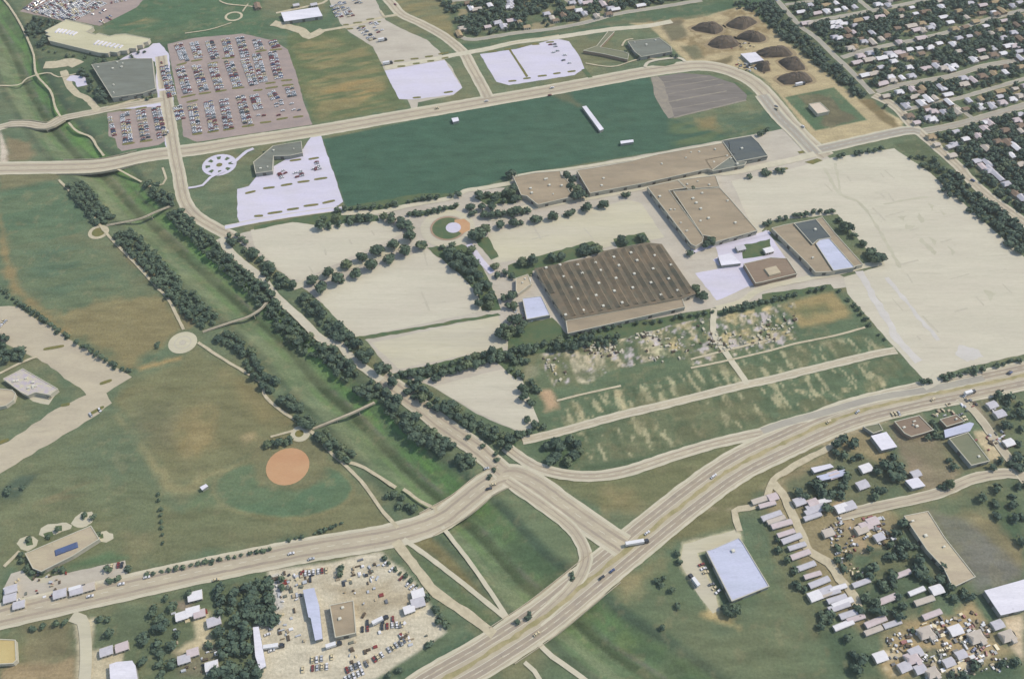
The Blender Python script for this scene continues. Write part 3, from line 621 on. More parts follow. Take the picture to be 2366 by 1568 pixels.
for s, w_ in PATHS: road(s, w_, M_path, side=0, line=False, name='path', jit=.25)
def ring(c, r0, r1, z, m, n=28, name='path'):
    v = []; 
    for k in range(n):
        t = 2 * math.pi * k / n
        for r in (r0, r1): v.append((c[0] + r * math.cos(t), c[1] + r * math.sin(t), z))
    f = [(2 * k, 2 * k + 1, (2 * k + 3) % (2 * n), (2 * k + 2) % (2 * n)) for k in range(n)]
    o = obj(name, mesh(name, v, f, m)); tag(o, kind='structure')
def disc(c, r, z, m, name='plaza', n=28): lot(name, None, m, z, 0, pts=[(c[0] + r * math.cos(2 * math.pi * k / n), c[1] + r * math.sin(2 * math.pi * k / n)) for k in range(n)])
ring(W('E 890,580')[0], 6.5, 10, .2, M_path); disc(W('E 890,580')[0], 6.4, .05, M_island)
disc(W('I 1650,60')[0], 12.5, .2, M_pale2); disc(W('I 1650,60')[0], 3.2, .24, M_mark); ring(W('I 1650,60')[0], 6.5, 7.6, .236, M_mark); disc(W('J 420,880')[0], 8, .2, M_pale2); disc(W('J 410,880')[0], 3.5, .24, M_island)
ring(W('A 2110,150')[0], 8.5, 11.5, .2, M_path)
c0 = W('F 1750,545')[0]; ring(c0, 18.5, 27, .215, M_pale2); disc(c0, 17.5, .22, mat('dirt_ring', (178, 150, 128), (160, 140, 120), .2, .8, .1)); disc(c0, 15.5, .235, M_lawn)
disc(W('F 1800,540')[0], 7.5, .25, M_white)
c1 = W('A 1980,1490')[0]; disc(c1, 18, .2, M_white); disc(c1, 3.2, .26, M_island); [lot('green_bed', None, M_lawn, .24 + i * .001, 0, pts=[(c1[0] + r_ * math.cos(a_), c1[1] + r_ * math.sin(a_)) for r_, a_ in ((9.5, i * .785 + .1), (14.5, i * .785 + .08), (14.5, i * .785 + .42), (9.5, i * .785 + .40))]) for i in range(8)]
road('A 2100,1480 2230,1370 2290,1345', 4, M_white, side=0, line=False)
road('E 2030,30 1900,90 1830,160 1700,185', 3, M_white, side=0, line=False)
# dry islands in the car parks
ISL = 'A 1600,590 1680,570|A 1730,555 1820,540|A 1640,880 1760,855|A 1800,850 1900,835|A 1950,830 2040,815|A 2100,800 2200,790|A 1690,925 1780,905|A 1740,1215 1820,1205|A 1880,1195 1970,1180|A 2020,1175 2110,1160|A 2190,1145 2290,1130|A 2010,530 2110,520|A 1880,580 1960,565|B 20,470 110,455|B 150,455 250,445|B 0,820 70,812|B 110,800 210,785|B 260,775 350,765|B 110,755 190,745|B 250,730 340,722|B 60,1110 150,1100|B 210,1080 300,1065|B 360,1060 440,1050|A 1100,1000 1180,990|A 1230,985 1320,970|A 1110,1305 1210,1290|A 1270,1280 1370,1265|B 1270,555 1350,548|B 1420,535 1480,530|B 1550,515 1610,508|B 1670,490 1750,475|B 1300,602 1360,598|B 1440,578 1490,573|B 1570,555 1620,550|B 1700,530 1750,520|B 900,210 970,203|B 1020,180 1080,172|B 950,243 1000,238|B 1440,885 1500,880|B 1720,838 1790,828|B 2120,468 2190,462|B 2270,447 2320,443|C 95,422 150,418|C 220,403 280,400|C 350,385 410,380|C 275,690 345,682|C 415,668 470,660|C 545,650 605,642|C 10,735 70,730|C 145,712 200,705|B 1070,208 1140,198|F 10,435 75,432|F 130,412 250,395|F 305,378 400,365|F 455,345 575,330|F 625,318 725,295|F 90,185 180,175|F 250,160 340,145|F 400,130 495,118|F 550,105 655,90|B 500,1438 580,1425|B 330,1452 420,1440|E 2220,230 2300,210|B 810,228 850,224|B 840,264 890,260|I 910,430 1000,400|I 560,625 620,615|I 0,960 70,935|I 400,120 570,90|I 820,700 930,640|H 0,45 80,35|H 120,15 230,5'
for s in ISL.split('|'):
    a, b_ = W(s); L_ = math.dist(a, b_) / 2 + 1; an_ = math.atan2(b_[1] - a[1], b_[0] - a[0]); mx = ((a[0] + b_[0]) / 2, (a[1] + b_[1]) / 2); wd = 1.7
    pp = []
    for k in range(12):
        t = 2 * math.pi * k / 12; ex = L_ * math.copysign(abs(math.cos(t)) ** .6, math.cos(t)); ey = wd * math.copysign(abs(math.sin(t)) ** .6, math.sin(t))
        pp.append((mx[0] + ex * math.cos(an_) - ey * math.sin(an_), mx[1] + ex * math.sin(an_) + ey * math.cos(an_)))
    mb = MB(); mb.prism(pp, .03, .2 + random.random() * .04, 0); o = obj('planted_island', mb.me('planted_island', M_island)); tag(o, kind='structure')
lot('planted_island', 'C 0,440 20,440 185,690 165,700', M_island, .12, .2)
lot('planted_island', 'C 665,630 700,620 765,700 725,705', M_lawn, .2, .1)
lot('planted_island', 'C 2030,740 2080,750 2220,850 2160,860', M_lawn, .12, .2)
lot('planted_island', 'C 1310,595 1380,570 1520,565 1500,580 1420,600', M_lawn, .2, .1)
lot('lot_apron', 'C 1290,700 1350,690 1400,740 1500,1050 1450,1072 1330,880', M_stripe, .1, .8)
road('C 1235,610 1250,580 1320,550 1530,525 1600,560', 4, M_pale, side=0, line=False)

# striped grey lot, worn marks on the pale lots, plaza lobes round the leisure hall
for a, b_ in (('C 1440,922', 'C 1975,822'), ('C 1400,860', 'C 1950,760'), ('C 1370,800', 'C 1900,715'), ('C 1480,985', 'C 2080,880'), ('C 1500,1062', 'C 2150,905'), ('C 1350,750', 'C 1800,690')):
    p_ = [W(a)[0], W(b_)[0]]; strip('lot_stripe', smooth(p_, 6), 2.2 if '1062' in a or '922' in a else 1.2, M_stripe, .09, .4)
random.seed(31)
for region, cnt in (('H 300,60 1450,-20 2300,900 2366,1500 1250,1553 900,1050 1150,800 900,300', 20), ('F 700,600 1200,520 1100,680 500,980', 4), ('F 1100,950 1550,800 1950,1150 900,1480', 4), ('G 0,600 900,380 1150,500 100,760', 3)):
    pg = W(region); X = [q[0] for q in pg]; Y = [q[1] for q in pg]; k = 0
    while k < cnt:
        q = (random.uniform(min(X), max(X)), random.uniform(min(Y), max(Y)))
        if not inside(q, pg): continue
        k += 1; a_ = ANG + R(90) + random.gauss(0, .12) if random.random() < .75 else ANG; L_ = random.uniform(4, 26); bend = random.uniform(-1.5, 1.5)
        pts = smooth([(q[0] + math.cos(a_) * t * L_ + math.sin(a_) * bend * (t * t), q[1] + math.sin(a_) * t * L_ - math.cos(a_) * bend * t * t) for t in (-.5, 0, .5)], 3)
        strip('worn_mark', pts, random.uniform(.8, 2.4), M_mark, .115 + k * .0004, .2)
for i, s_ in enumerate(('M 150,330 180,285 240,262 300,265 345,300 330,350 250,400 190,380', 'M 350,250 370,190 430,155 520,150 600,140 650,165 640,195 520,240 420,280', 'M 640,150 680,90 740,45 830,40 855,85 830,140 780,175 700,185', 'M 870,260 900,225 960,212 1020,240 1025,285 960,320 900,310', 'M 350,650 440,600 480,640 420,680 330,690')):
    lot('plaza', s_, M_pale2, .05 + i * .003, .8, 3)
for s_ in ('M 225,290 290,280 300,340 240,350', 'M 390,240 470,220 490,260 410,280', 'M 500,170 560,165 560,215 500,220', 'M 730,60 790,55 790,90 740,95', 'M 900,250 930,240 935,280 905,285'): lot('green_bed', s_, M_lawn, .09, .4, 3)
lot('infield', None, M_clay, .055, .4, 3, pts=[(W('J 305,1175')[0][0] + 17 * math.cos(t / 24 * 6.2832), W('J 305,1175')[0][1] + 17.2 * math.sin(t / 24 * 6.2832)) for t in range(24)])

M_bleach = mat('bleached_concrete', (212, 206, 204), (206, 200, 194), .1, .8, .05, stain=.08); M_dull = mat('dull_concrete', (192, 186, 166), (200, 194, 176), .1, .8, .06, stain=.1)
strip('worn_band', smooth(W('H 880,930 1000,1150 1150,1400 1230,1553 L 1420,230'), 5), 7, M_bleach, .129, 1.2)
strip('worn_band', smooth(W('H 1120,990 1300,1200 1480,1420 1600,1553'), 5), 4, M_bleach, .130, 1.2)
strip('worn_band', smooth(W('H 560,0 700,230 900,330 1080,600 1250,900'), 5), 3.2, M_dull, .131, 1.0)
strip('worn_band', smooth(W('H 660,-40 690,120 710,250'), 4), 2.6, M_dull, .132, .8)
strip('worn_band', smooth(W('H 1100,330 1300,290 1500,260'), 5), 2.4, M_dull, .133, .6)
for i, s_ in enumerate(('H 1420,400 1470,480 1440,500 1400,440', 'H 1300,510 1380,520 1360,560 1290,550', 'H 1440,630 1580,760 1560,790 1420,660', 'H 1500,620 1580,660 1560,700', 'H 1680,700 1750,760 1720,790', 'H 1500,320 1560,340 1540,380', 'H 1600,380 1680,420 1640,430', 'L 1780,80 1950,120 2000,190 1850,230 1750,170', 'H 2000,1100 2120,1130 2060,1200', 'H 1220,440 1300,430 1280,480')):
    lot('worn_patch', s_, M_bleach if s_[0] == 'L' else M_dull, .122 + i * .0006, .9, 2)
# ---------------- buildings ----------------
def roofmat(n, c, c2=None, **k): return mat('roof_' + n, c, c2, .12, .8, .08, ANG, k.pop('st', 3), rough=.8, stain=.13, **k)
RT = roofmat('tan', (172, 155, 132), (154, 140, 120)); RB = roofmat('brown', (138, 118, 102), (150, 132, 114)); RG = roofmat('grey', (128, 132, 124), (116, 118, 108), streak=.06)
RD = roofmat('dark', (86, 94, 98), (98, 104, 102)); RW = roofmat('white', (236, 232, 244), (226, 222, 236)); RV = roofmat('pale_blue', (204, 206, 232), (196, 200, 222))
RY = roofmat('yellow', (204, 197, 166), (210, 203, 174)); RS = roofmat('sage', (122, 126, 102), (134, 132, 108)); RF = roofmat('works', (104, 100, 86), (136, 118, 98), st=1)
RP = roofmat('putty', (198, 184, 158), (184, 168, 148))
WP = mat('wall_pale', (206, 198, 182), (194, 186, 170), .3, .7, .08); WB = mat('wall_brick', (166, 144, 126), (152, 132, 116), .3, .7, .1); WG = mat('wall_grey', (166, 166, 160), None, .3, .4, .08)
M_vent = mat('vent_metal', (226, 222, 210), None, .5, .2, .05, rough=.5); M_glass = mat('window_glass', (56, 66, 76), None, .5, .2, .05, rough=.2, spec=.6)
M_door = mat('door_paint', (110, 106, 100), None, .5, .2, .05); M_trim = mat('roof_trim', (206, 200, 184), None, .5, .3, .05)
NAMES_USED = {}
def unit(root, name, x, y, z, d, m=None, rz=ANG):
    mb = MB(); mb.box((0, 0, d[2] / 2), d, 0); mb.box((0, 0, d[2] + .1), (d[0] * .7, d[1] * .7, .2), 0)
    return obj(name, mb.me(name, m or M_vent), root, (x, y, z), rz)
def building(name, s, h, roof, label, cat='building', wall=None, vents=(), nv=0, parapet=True, doors=True, group=None, ridges=0, z0=0):
    h = 3.0 + (h - 3.0) * .45; pts = ccw(W(s, h * .55)); c = cen(pts); p = [(x - c[0], y - c[1]) for x, y in pts]
    root = empty(name, (c[0], c[1], z0)); tag(root, label, cat, group)
    mb = MB(); mb.prism(p, -.5, h, 0, cap=False); obj('wall', mb.me('wall', wall or WP), root)
    mb = MB(); q = offset(p, -.25); inn = offset(p, .35) if parapet else None
    if parapet:
        n = len(q); v = [(x, y, h) for x, y in q] + [(x, y, h + .7) for x, y in q] + [(x, y, h + .7) for x, y in inn] + [(x, y, h + .25) for x, y in inn]
        f = []; mi = []
        for k in range(n):
            j = (k + 1) % n
            f += [(k, j, n + j, n + k), (n + k, n + j, 2 * n + j, 2 * n + k), (2 * n + k, 2 * n + j, 3 * n + j, 3 * n + k)]; mi += [1, 1, 1]
        f.append(tuple(range(3 * n, 4 * n))); mi.append(0)
        mb.v, mb.f, mb.m = v, f, mi
    else: mb.prism(q, h, h + .3, 0)
    obj('roof', mb.me('roof', [roof, M_trim]), root)
    for v_ in (P(vents) if vents else ()):
        g = G(v_, h); unit(root, 'roof_vent', g[0] - c[0], g[1] - c[1], h + .2, (2.4, 2.2, 1.3))
    inn2 = offset(p, 3); k = 0; t = 0
    xs_ = [a[0] for a in p]; ys_ = [a[1] for a in p]
    while k < nv and t < 200:
        t += 1; x = random.uniform(min(xs_), max(xs_)); y = random.uniform(min(ys_), max(ys_))
        if inside((x, y), inn2): unit(root, 'roof_vent', x, y, h + .2, (random.uniform(1.2, 2.6), random.uniform(1.2, 2.2), random.uniform(.7, 1.3))); k += 1
    if doors:
        for i in range(len(p)):
            a, b_ = Vector(p[i]), Vector(p[(i + 1) % len(p)]); e = b_ - a; L_ = e.length
            if L_ < 12 or e.x < .25 * L_: continue          # the long walls that face the street side
            e = e / L_; nn = Vector((e.y, -e.x)); cnt = min(5, int(L_ // 14))
            for j in range(cnt):
                q_ = a + e * (L_ * (j + .5) / cnt) + nn * .06
                mb = MB(); mb.box((0, 0, 1.7), (3.4, .16, 3.4), 0); mb.box((0, -.1, 3.5), (3.9, .3, .2), 0, 0)
                obj('loading_door', mb.me('loading_door', M_door), root, (q_.x, q_.y, 0), math.atan2(e.y, e.x))
                if h > 5:
                    mb = MB(); mb.box((0, 0, h - 1.6), (L_ / cnt * .45, .12, .9), 0); obj('window', mb.me('window', M_glass), root, (q_.x + e.x * L_ / cnt * .3, q_.y + e.y * L_ / cnt * .3, 0), math.atan2(e.y, e.x))
    return root, c, p
building('terminal_building', 'A 610,195 830,250 850,262 790,305 870,330 900,318 1000,345 1050,330 1140,325 1360,368 1340,395 1300,405 1290,425 1240,430 1230,455 1170,455 1150,475 1090,478 1060,492 1000,485 980,500 900,495 450,385 440,360 470,350 420,330 450,318 412,298', 7, RY, 'long cream-roofed hall with stepped edges and two banks of white skylights', wall=WP, nv=0, doors=False)
tb = bpy.data.objects['terminal_building']
for s in ('A 500,300 545,262|A 530,303 575,266|A 560,307 605,272|A 595,312 640,278|A 625,318 670,285|A 655,325 700,292|A 850,408 900,368|A 885,412 935,375|A 920,418 970,382|A 955,425 1005,390|A 990,430 1045,396|A 1030,438 1080,402|A 1075,440 1110,412').split('|'):
    a, b_ = [G(q, 4.8) for q in P(s)]; mx, my = (a[0] + b_[0]) / 2, (a[1] + b_[1]) / 2; L_ = math.dist(a, b_)
    mb = MB(); mb.box((0, 0, .5), (L_, 2.6, 1.0), 0, taper=.8); obj('skylight', mb.me('skylight', RW), tb, (mx - tb.location.x, my - tb.location.y, 5.0), math.atan2(b_[1] - a[1], b_[0] - a[0]))
building('office_building', 'A 835,605 1180,552 1380,550 1412,820 1290,862 1020,902', 9, RG, 'large grey flat-roofed block beside the white apron and the crowded car park', wall=WG, nv=5, vents='A 1020,625 1100,610')
building('hangar', 'B 248,130 580,80 620,160 278,208', 6, RW, 'bright white-roofed shed standing alone above the dry brown field', wall=WG, parapet=False)
building('clubhouse', 'B 175,1335 430,1292 442,1395 330,1420 180,1425 170,1560 20,1580 0,1480', 6, RG, 'grey L-shaped roof at the corner of the white paved lot near the round plaza', wall=WG, nv=4)
building('storage_shed', 'C 1080,390 1365,360 1470,440 1480,480 1200,530 1140,480', 6, RG, 'grey flat-roofed building between the green lawn and the sand yard', wall=WG, vents='C 1250,410', nv=2)
building('gate_house', 'C 680,470 800,430 905,295 960,300 830,440 1040,480 1090,500 1080,550 860,500', 4, RS, 'low bent brown-roofed wing in the lawn below the sand yard', wall=WB, doors=False)
building('pump_house', 'C 2100,500 2230,485 2305,555 2185,580', 4, RW, 'small square white-roofed shed between the dark heaps', wall=WG, parapet=False, doors=False)
building('substation_building', 'D 420,955 520,940 605,1020 500,1042', 5, mat('roof_pink', (222, 206, 190), (208, 190, 172)), 'pale pink-roofed block in the middle of the fenced green square', wall=WP, doors=False)
building('works_wing', 'G 50,100 240,62 470,45 480,80 580,180 540,210 590,275 270,350 170,270 120,262', 7, RT, 'westernmost tan-roofed wing of the long building below the mown field', nv=3, vents='G 205,190 215,230 375,160 485,165')
building('works_hall', 'G 620,40 760,20 G 1100,-40 C 1320,1420 1360,1410 1990,1300 2000,1395 2040,1410 1840,1553 G 1800,25 1250,150 740,245', 7, RT, 'long tan-roofed hall below the mown field left of the dark roof', nv=8)
building('dark_roof_hall', 'C 1930,1290 2190,1245 2260,1310 2340,1425 2060,1480', 8, RD, 'square building with a dark slate roof at the east end of the long hall', wall=WG, vents='C 2110,1345 2070,1485')
building('annex', 'C 1780,1462 2030,1412 2058,1484 2150,1478 2130,1505 1845,1560', 6, RG, 'low grey-roofed annex under the dark slate roof', wall=WG, nv=2)
building('long_shed', 'G 1255,190 1530,130 1600,200 1450,222 1760,640 1750,690 1690,725 1650,705', 8, RT, 'narrow tan-roofed shed running down beside the dark loading lane', nv=4, vents='G 1370,262')
building('store_hall', 'G 1535,125 1870,85 1905,185 1620,205', 6, RT, 'short tan-roofed hall at the top of the big square roof', nv=3)
building('assembly_hall', 'G 1490,232 1905,198 2000,300 2245,585 1860,690 1830,640 1750,625', 9, RT, 'big square tan-roofed hall with four white vents in a row', vents='G 1670,280 1700,320 1740,372 1810,458', nv=4)
# saw-tooth works
root, c, p = building('sawtooth_works', 'G 240,925 790,818 860,768 1250,692 1385,705 1560,960 1690,1150 1565,1195 520,1388', 8, RF, 'huge dark ridged factory roof dotted with white vents', parapet=False, vents='G 345,905 470,880 630,880 790,860 955,810 1110,770 1325,795 505,985 670,955 835,930 1000,885 1165,840 1470,880 570,1085 820,1045 975,1000 1140,960 1310,915 1450,1005 1290,1040 1125,1085 960,1115 795,1155 630,1190 1530,1110 680,1290 520,1330 860,1250 1030,1220 1380,1150')
h = 5.25
rl = mat('ridge_skin', (140, 122, 100), (96, 94, 82), .08, 1.0, .1, ANG + R(90), 5, stain=.16); pin = offset(p, 2.5)
us = [q[0] * UA[0] + q[1] * UA[1] for q in p]; vs = [q[0] * UB[0] + q[1] * UB[1] for q in p]
u = min(us) + 5
while u < max(us) - 4:
    ok = [v_ / 2 for v_ in range(int(min(vs)) * 2, int(max(vs)) * 2) if inside((u * UA[0] + v_ / 2 * UB[0], u * UA[1] + v_ / 2 * UB[1]), pin)]
    if ok:
        v0, v1 = min(ok), max(ok); mb = MB(); wd = 2.6; hh = 1.5
        mb.add([(-wd, v0, 0), (wd, v0, 0), (wd * .5, v0, hh), (-wd, v1, 0), (wd, v1, 0), (wd * .5, v1, hh)], [(0, 1, 2), (3, 5, 4), (1, 4, 5, 2), (0, 2, 5, 3)])
        o = obj('roof_ridge', mb.me('roof_ridge', rl), root, (u * UA[0], u * UA[1], h + .3), ANG)
    u += 8.4
building('works_annex', 'G 522,1395 1570,1195 1595,1270 540,1508', 6, RT, 'narrow tan-roofed strip along the lower edge of the ridged factory')
building('court_building', 'G 2125,880 2366,825 H 220,832 312,968 60,1030 0,1045 G 2230,1055', 6, RB, 'square brown-roofed building with a pale square skylight in the middle', wall=WB, doors=False)
cb = bpy.data.objects['court_building']; g = W('H 95,935', 4.6)[0]; mb = MB(); mb.box((0, 0, .8), (13, 10, 1.6), 0, taper=.92); obj('skylight', mb.me('skylight', RP), cb, (g[0] - cb.location.x, g[1] - cb.location.y, 4.55), ANG)
building('plant_building', 'H 85,560 200,530 480,478 540,460 650,600 905,885 640,950 480,958 400,870', 6, RT, 'tan-roofed plant building carrying the dark and the white roof blocks', wall=WP, nv=3)
building('plant_tower', 'H 285,520 480,482 618,648 500,668 450,708', 8.5, RD, 'dark green-grey roof block on the upper half of the tan plant building', wall=WG, doors=False, vents='H 480,560')
building('plant_store', 'H 480,700 520,665 600,650 830,915 640,945', 8, RV, 'white ribbed roof block on the lower half of the tan plant building', wall=WG, doors=False)
building('yard_office', 'G 1895,805 2010,780 2100,870 1925,890', 4, RW, 'small white-roofed office above the pale loading yard', wall=WG, parapet=False, doors=False)
building('canopy', 'C 672,975 705,968 862,1175 830,1190', 3.5, RW, 'long thin white canopy crossing the mown field', 'canopy', wall=WG, parapet=False, doors=False)
building('field_shelter', 'C 1015,1285 1128,1272 1132,1290 1020,1308', 3, RW, 'short white shelter near the lower edge of the mown field', 'shelter', wall=WG, parapet=False, doors=False)
building('dugout', 'I 1812,1372 1862,1345 1880,1362 1830,1395', 3, RW, 'tiny white shelter left of the clay infield', 'shelter', wall=WG, parapet=False, doors=False)
building('field_hut', 'B 1785,1080 1840,1070 1850,1100 1800,1112', 3, RW, 'tiny white hut alone on the left of the mown field', 'hut', wall=WG, parapet=False, doors=False)
building('warehouse', 'O 1785,408 1850,390 2075,292 2110,330 2350,728 2015,862', 7, RV, 'big pale blue-roofed warehouse beside the long narrow yard', wall=WG, parapet=True, vents='O 2030,400')
building('workshop', 'N 690,900 900,858 925,1148 740,1188', 7, RT, 'tan flat-roofed workshop in the middle of the crowded repair yard', nv=2)
building('yard_shed', 'N 450,762 545,742 590,900 620,1195 560,1210 520,1010 500,1000', 6, RV, 'long narrow white-blue roofed shed left of the tan workshop', wall=WG, parapet=False, doors=False)
building('side_shed', 'N 0,1095 45,1090 110,1440 60,1470 20,1350', 4, RW, 'narrow white-roofed lean-to on the left edge of the repair yard', wall=WG, parapet=False, doors=False)
building('depot', 'M 1000,1432 1060,1410 1200,1398 1228,1440 1255,1600 1010,1600', 6, RW, 'bright white-roofed shed cut off by the bottom edge of the photo', wall=WG, parapet=False)
building('motel_block', 'M -60,1200 150,1210 160,1390 130,1420 -60,1430', 5, mat('roof_ochre', (204, 184, 132), (190, 164, 110)), 'ochre and cream flat roof at the bottom left corner', wall=WP)
building('pavilion', 'M 240,432 480,330 830,182 905,300 660,455 385,592 310,565', 5, RP, 'cream-roofed leisure hall with a blue rooftop strip', wall=WP, doors=False)
pv = bpy.data.objects['pavilion']; a, b_ = W('M 490,415 700,335', 5); mb = MB(); mb.box((0, 0, .5), (math.dist(a, b_), 5, 1.0), 0, taper=.9); obj('skylight', mb.me('skylight', mat('blue_strip', (84, 104, 150), (90, 90, 104), .3)), pv, ((a[0] + b_[0]) / 2 - pv.location.x, (a[1] + b_[1]) / 2 - pv.location.y, 4.1), math.atan2(b_[1] - a[1], b_[0] - a[0]))
building('trade_hall', 'Q 1275,95 1490,52 1640,290 1915,640 1740,725 1700,710 1630,560 1480,400', 6, RP, 'long cream-roofed hall beside the dark grey lot', vents='Q 1475,262', nv=2, wall=WP)
building('distribution_shed', 'Q 2000,768 2366,665 2480,640 2480,880 2366,935 2145,985', 7, RW, 'white-roofed shed cut off by the right edge of the photo', wall=WG, parapet=False)
building('slate_hall', 'L 1680,940 1850,885 2045,1140 1880,1180', 6, RS, 'sage-grey roofed long hall beside a pale forecourt', wall=WG, nv=1)
building('white_shed', 'L 980,915 1115,880 1210,1010 1075,1042', 6, RW, 'brilliant white gabled-look shed below the highway frontage', wall=WG, parapet=False, doors=False)
building('small_white_shed', 'L 1290,1315 1400,1285 1465,1360 1355,1385', 4.5, RW, 'small brilliant white square roof beside a pale forecourt', wall=WG, parapet=False, doors=False)
building('brown_shop', 'L 1190,785 1410,730 1540,860 1450,890 1340,920 1280,890', 5, RB, 'wide brown-roofed shop on the highway frontage', wall=WB, nv=4)
building('corner_shop', 'L 1600,765 1745,722 1820,780 1660,830', 4.5, RB, 'small brown-roofed shop with a pale canopy in front', wall=WB, nv=1)
building('shop_canopy', 'L 1640,860 1870,790 1905,800 1870,865 1650,925', 3.8, RV, 'pale forecourt canopy below the small brown shop', 'canopy', wall=WG, parapet=False, doors=False)
building('green_shed', 'L 910,830 1050,800 1085,860 1000,890', 4, RS, 'olive-roofed shed behind the brilliant white shed', wall=WG, doors=False)
building('transport_office', 'L 440,1200 610,1165 640,1190 470,1240', 4, RW, 'white-roofed office strip beside the service road bend', wall=WG, parapet=False, doors=False)
building('transport_shed', 'L 490,1275 740,1215 765,1260 520,1315', 4, RV, 'pale lilac-roofed shed just below the white office strip', wall=WG, parapet=False, doors=False)
building('linen_building', 'I 40,400 215,308 530,490 460,545 330,520 260,550 200,520', 5, mat('roof_mosaic', (206, 198, 172), (188, 176, 196), .25, .9), 'cream and lilac speckled roof beside the round pool at the left edge', wall=WP, nv=9, doors=False)
building('rotunda', 'I -120,530 -60,480 30,490 120,500 150,530 130,590 60,640 -40,660 -110,620', 4, RP, 'rounded pavilion cut off by the left edge of the photo', 'pavilion', wall=WP, doors=False)
building('block_shed', 'J 1240,-5 1300,-5 1300,0', 3, RP, 'x') if False else None
building('kiosk', 'F 1500,320 1510,320 1510,330', 3, RP, 'x') if False else None
for s, lb in (('F -20,1075', 'small cabin'),): pass
# yard blocks west of the ridged factory
building('boiler_house', 'F 2366,1010 G 180,975 210,1060 90,1150 F 2366,1120', 5, RP, 'cream-roofed boiler house left of the ridged factory', wall=WP, nv=2, doors=False)
building('loading_shed', 'G 130,1190 300,1170 380,1340 170,1380', 5, RV, 'pale lilac-roofed shed left of the lower corner of the ridged factory', wall=WG, doors=False)

# ---------------- heaps ----------------
M_heap = mat('heap_earth', (112, 98, 84), (88, 80, 72), .2, .9, .14, stain=.15); M_apron = mat('heap_apron', (168, 150, 118), (146, 130, 104), .15, .8, .1)
def basin(s, label, grp):
    pts = ccw(W(s)); pts = smooth(pts + [pts[0]], 4)[:-1]; c = cen(pts); p = [(x - c[0], y - c[1]) for x, y in pts]; n = len(p)
    root = empty('spoil_heap', (c[0], c[1], 0)); tag(root, label, 'heap', grp)
    lv = [(1.0, 0), (.86, 2.4), (.66, 5.4), (.42, 7.6), (.16, 8.6)]; v = []; f = []
    for k_, z in lv:
        for x, y in p: j = random.uniform(.94, 1.06) if z else 1; v.append((x * k_ * j, y * k_ * j, z * random.uniform(.9, 1.08)))
    for r in range(len(lv) - 1):
        for k in range(n): j = (k + 1) % n; f.append((r * n + k, r * n + j, (r + 1) * n + j, (r + 1) * n + k))
    f.append(tuple(range((len(lv) - 1) * n, len(lv) * n)))
    obj('heap', mesh('heap', v, f, M_heap), root)
    mb = MB(); mb.prism([(x * 1.22, y * 1.22) for x, y in p], -.2, .12); obj('apron', mb.me('apron', M_apron), root)
GB = 'dark heaps in the sand yard'
for s, l in (('C 1650,258 1700,232 1790,225 1880,222 1940,245 1935,285 1870,312 1790,300 1690,282', 'dark pointed heap, upper left of the four round ones'), ('C 1965,232 2010,190 2100,168 2200,172 2250,205 2180,245 2120,275 2020,258', 'dark rounded heap, upper right of the four round ones'), ('C 1800,408 1860,350 1960,335 2040,345 2090,400 2040,430 1930,445 1840,430', 'dark pointed heap, lower left of the four round ones'), ('C 2065,345 2110,308 2200,300 2310,325 2330,360 2280,385 2190,382', 'dark rounded heap, lower right of the four round ones'), ('D -60,480 10,455 150,440 220,435 280,490 230,515 20,525', 'topmost long dark heap near the tree belt'), ('D 145,560 200,540 320,530 375,595 390,630 290,645 230,635', 'dark oblong heap above the lowest one'), ('D 130,715 160,690 300,672 400,668 460,735 370,760 200,768', 'lowest long dark heap above the green square'), ('C 2225,600 2290,575 2366,580 D 60,600 75,640 0,655 C 2290,655', 'small round heap beside the white shed')):
    basin(s, l, GB)

# ---------------- footbridges and road bridges over the channel ----------------
M_deck = mat('bridge_deck', (196, 184, 164), (176, 166, 148), .2, .8, .06); M_rail = mat('bridge_rail', (92, 96, 84), (110, 106, 92), .3, .6, .1)
def footbridge(s, label):
    pts = smooth(W(s), 4); c = pts[0]; q = [(x - c[0], y - c[1]) for x, y in pts]
    root = empty('footbridge', (c[0], c[1], 0)); tag(root, label, 'footbridge')
    n = len(q); z = [.3 + 1.6 * math.sin(math.pi * i / (n - 1)) for i in range(n)]; nn = norms(q)
    mb = MB(); v = []
    for i in range(n):
        for o_, dz in ((-1.3, 0), (1.3, 0), (1.3, -.5), (-1.3, -.5)): v.append((q[i][0] + nn[i].x * o_, q[i][1] + nn[i].y * o_, z[i] + dz))
    f = []
    for i in range(n - 1):
        for k in range(4): f.append((4 * i + k, 4 * i + 4 + k, 4 * i + 4 + (k + 1) % 4, 4 * i + (k + 1) % 4))
    mb.add(v, f); obj('deck', mb.me('deck', M_deck), root)
    for o_ in (-1.25, 1.25):
        mb = MB()
        for i in range(n - 1):
            a = Vector((q[i][0] + nn[i].x * o_, q[i][1] + nn[i].y * o_, z[i])); b_ = Vector((q[i + 1][0] + nn[i + 1].x * o_, q[i + 1][1] + nn[i + 1].y * o_, z[i + 1])); up = Vector((0, 0, 1.1))
            mb.cyl(a + up, b_ + up, .09, .09, 4); mb.cyl(a + up * .5, b_ + up * .5, .05, .05, 4); mb.cyl(a, a + up, .07, .07, 4)
        obj('railing', mb.me('railing', M_rail), root)
    for k in (n // 3, 2 * n // 3):
        mb = MB(); g0 = gz(pts[k][0], pts[k][1]); mb.cyl((q[k][0], q[k][1], g0 - .5), (q[k][0], q[k][1], z[k] - .4), .5, .4, 8); obj('pier', mb.me('pier', M_deck), root)
footbridge('E 960,520 1250,475 1400,410 1540,345', 'upper curved footbridge over the green channel, below the boulevard')
footbridge('E 1830,1480 2100,1400 2250,1350 2366,1270 F 130,1190', 'middle curved footbridge over the green channel, at the pale round plaza')
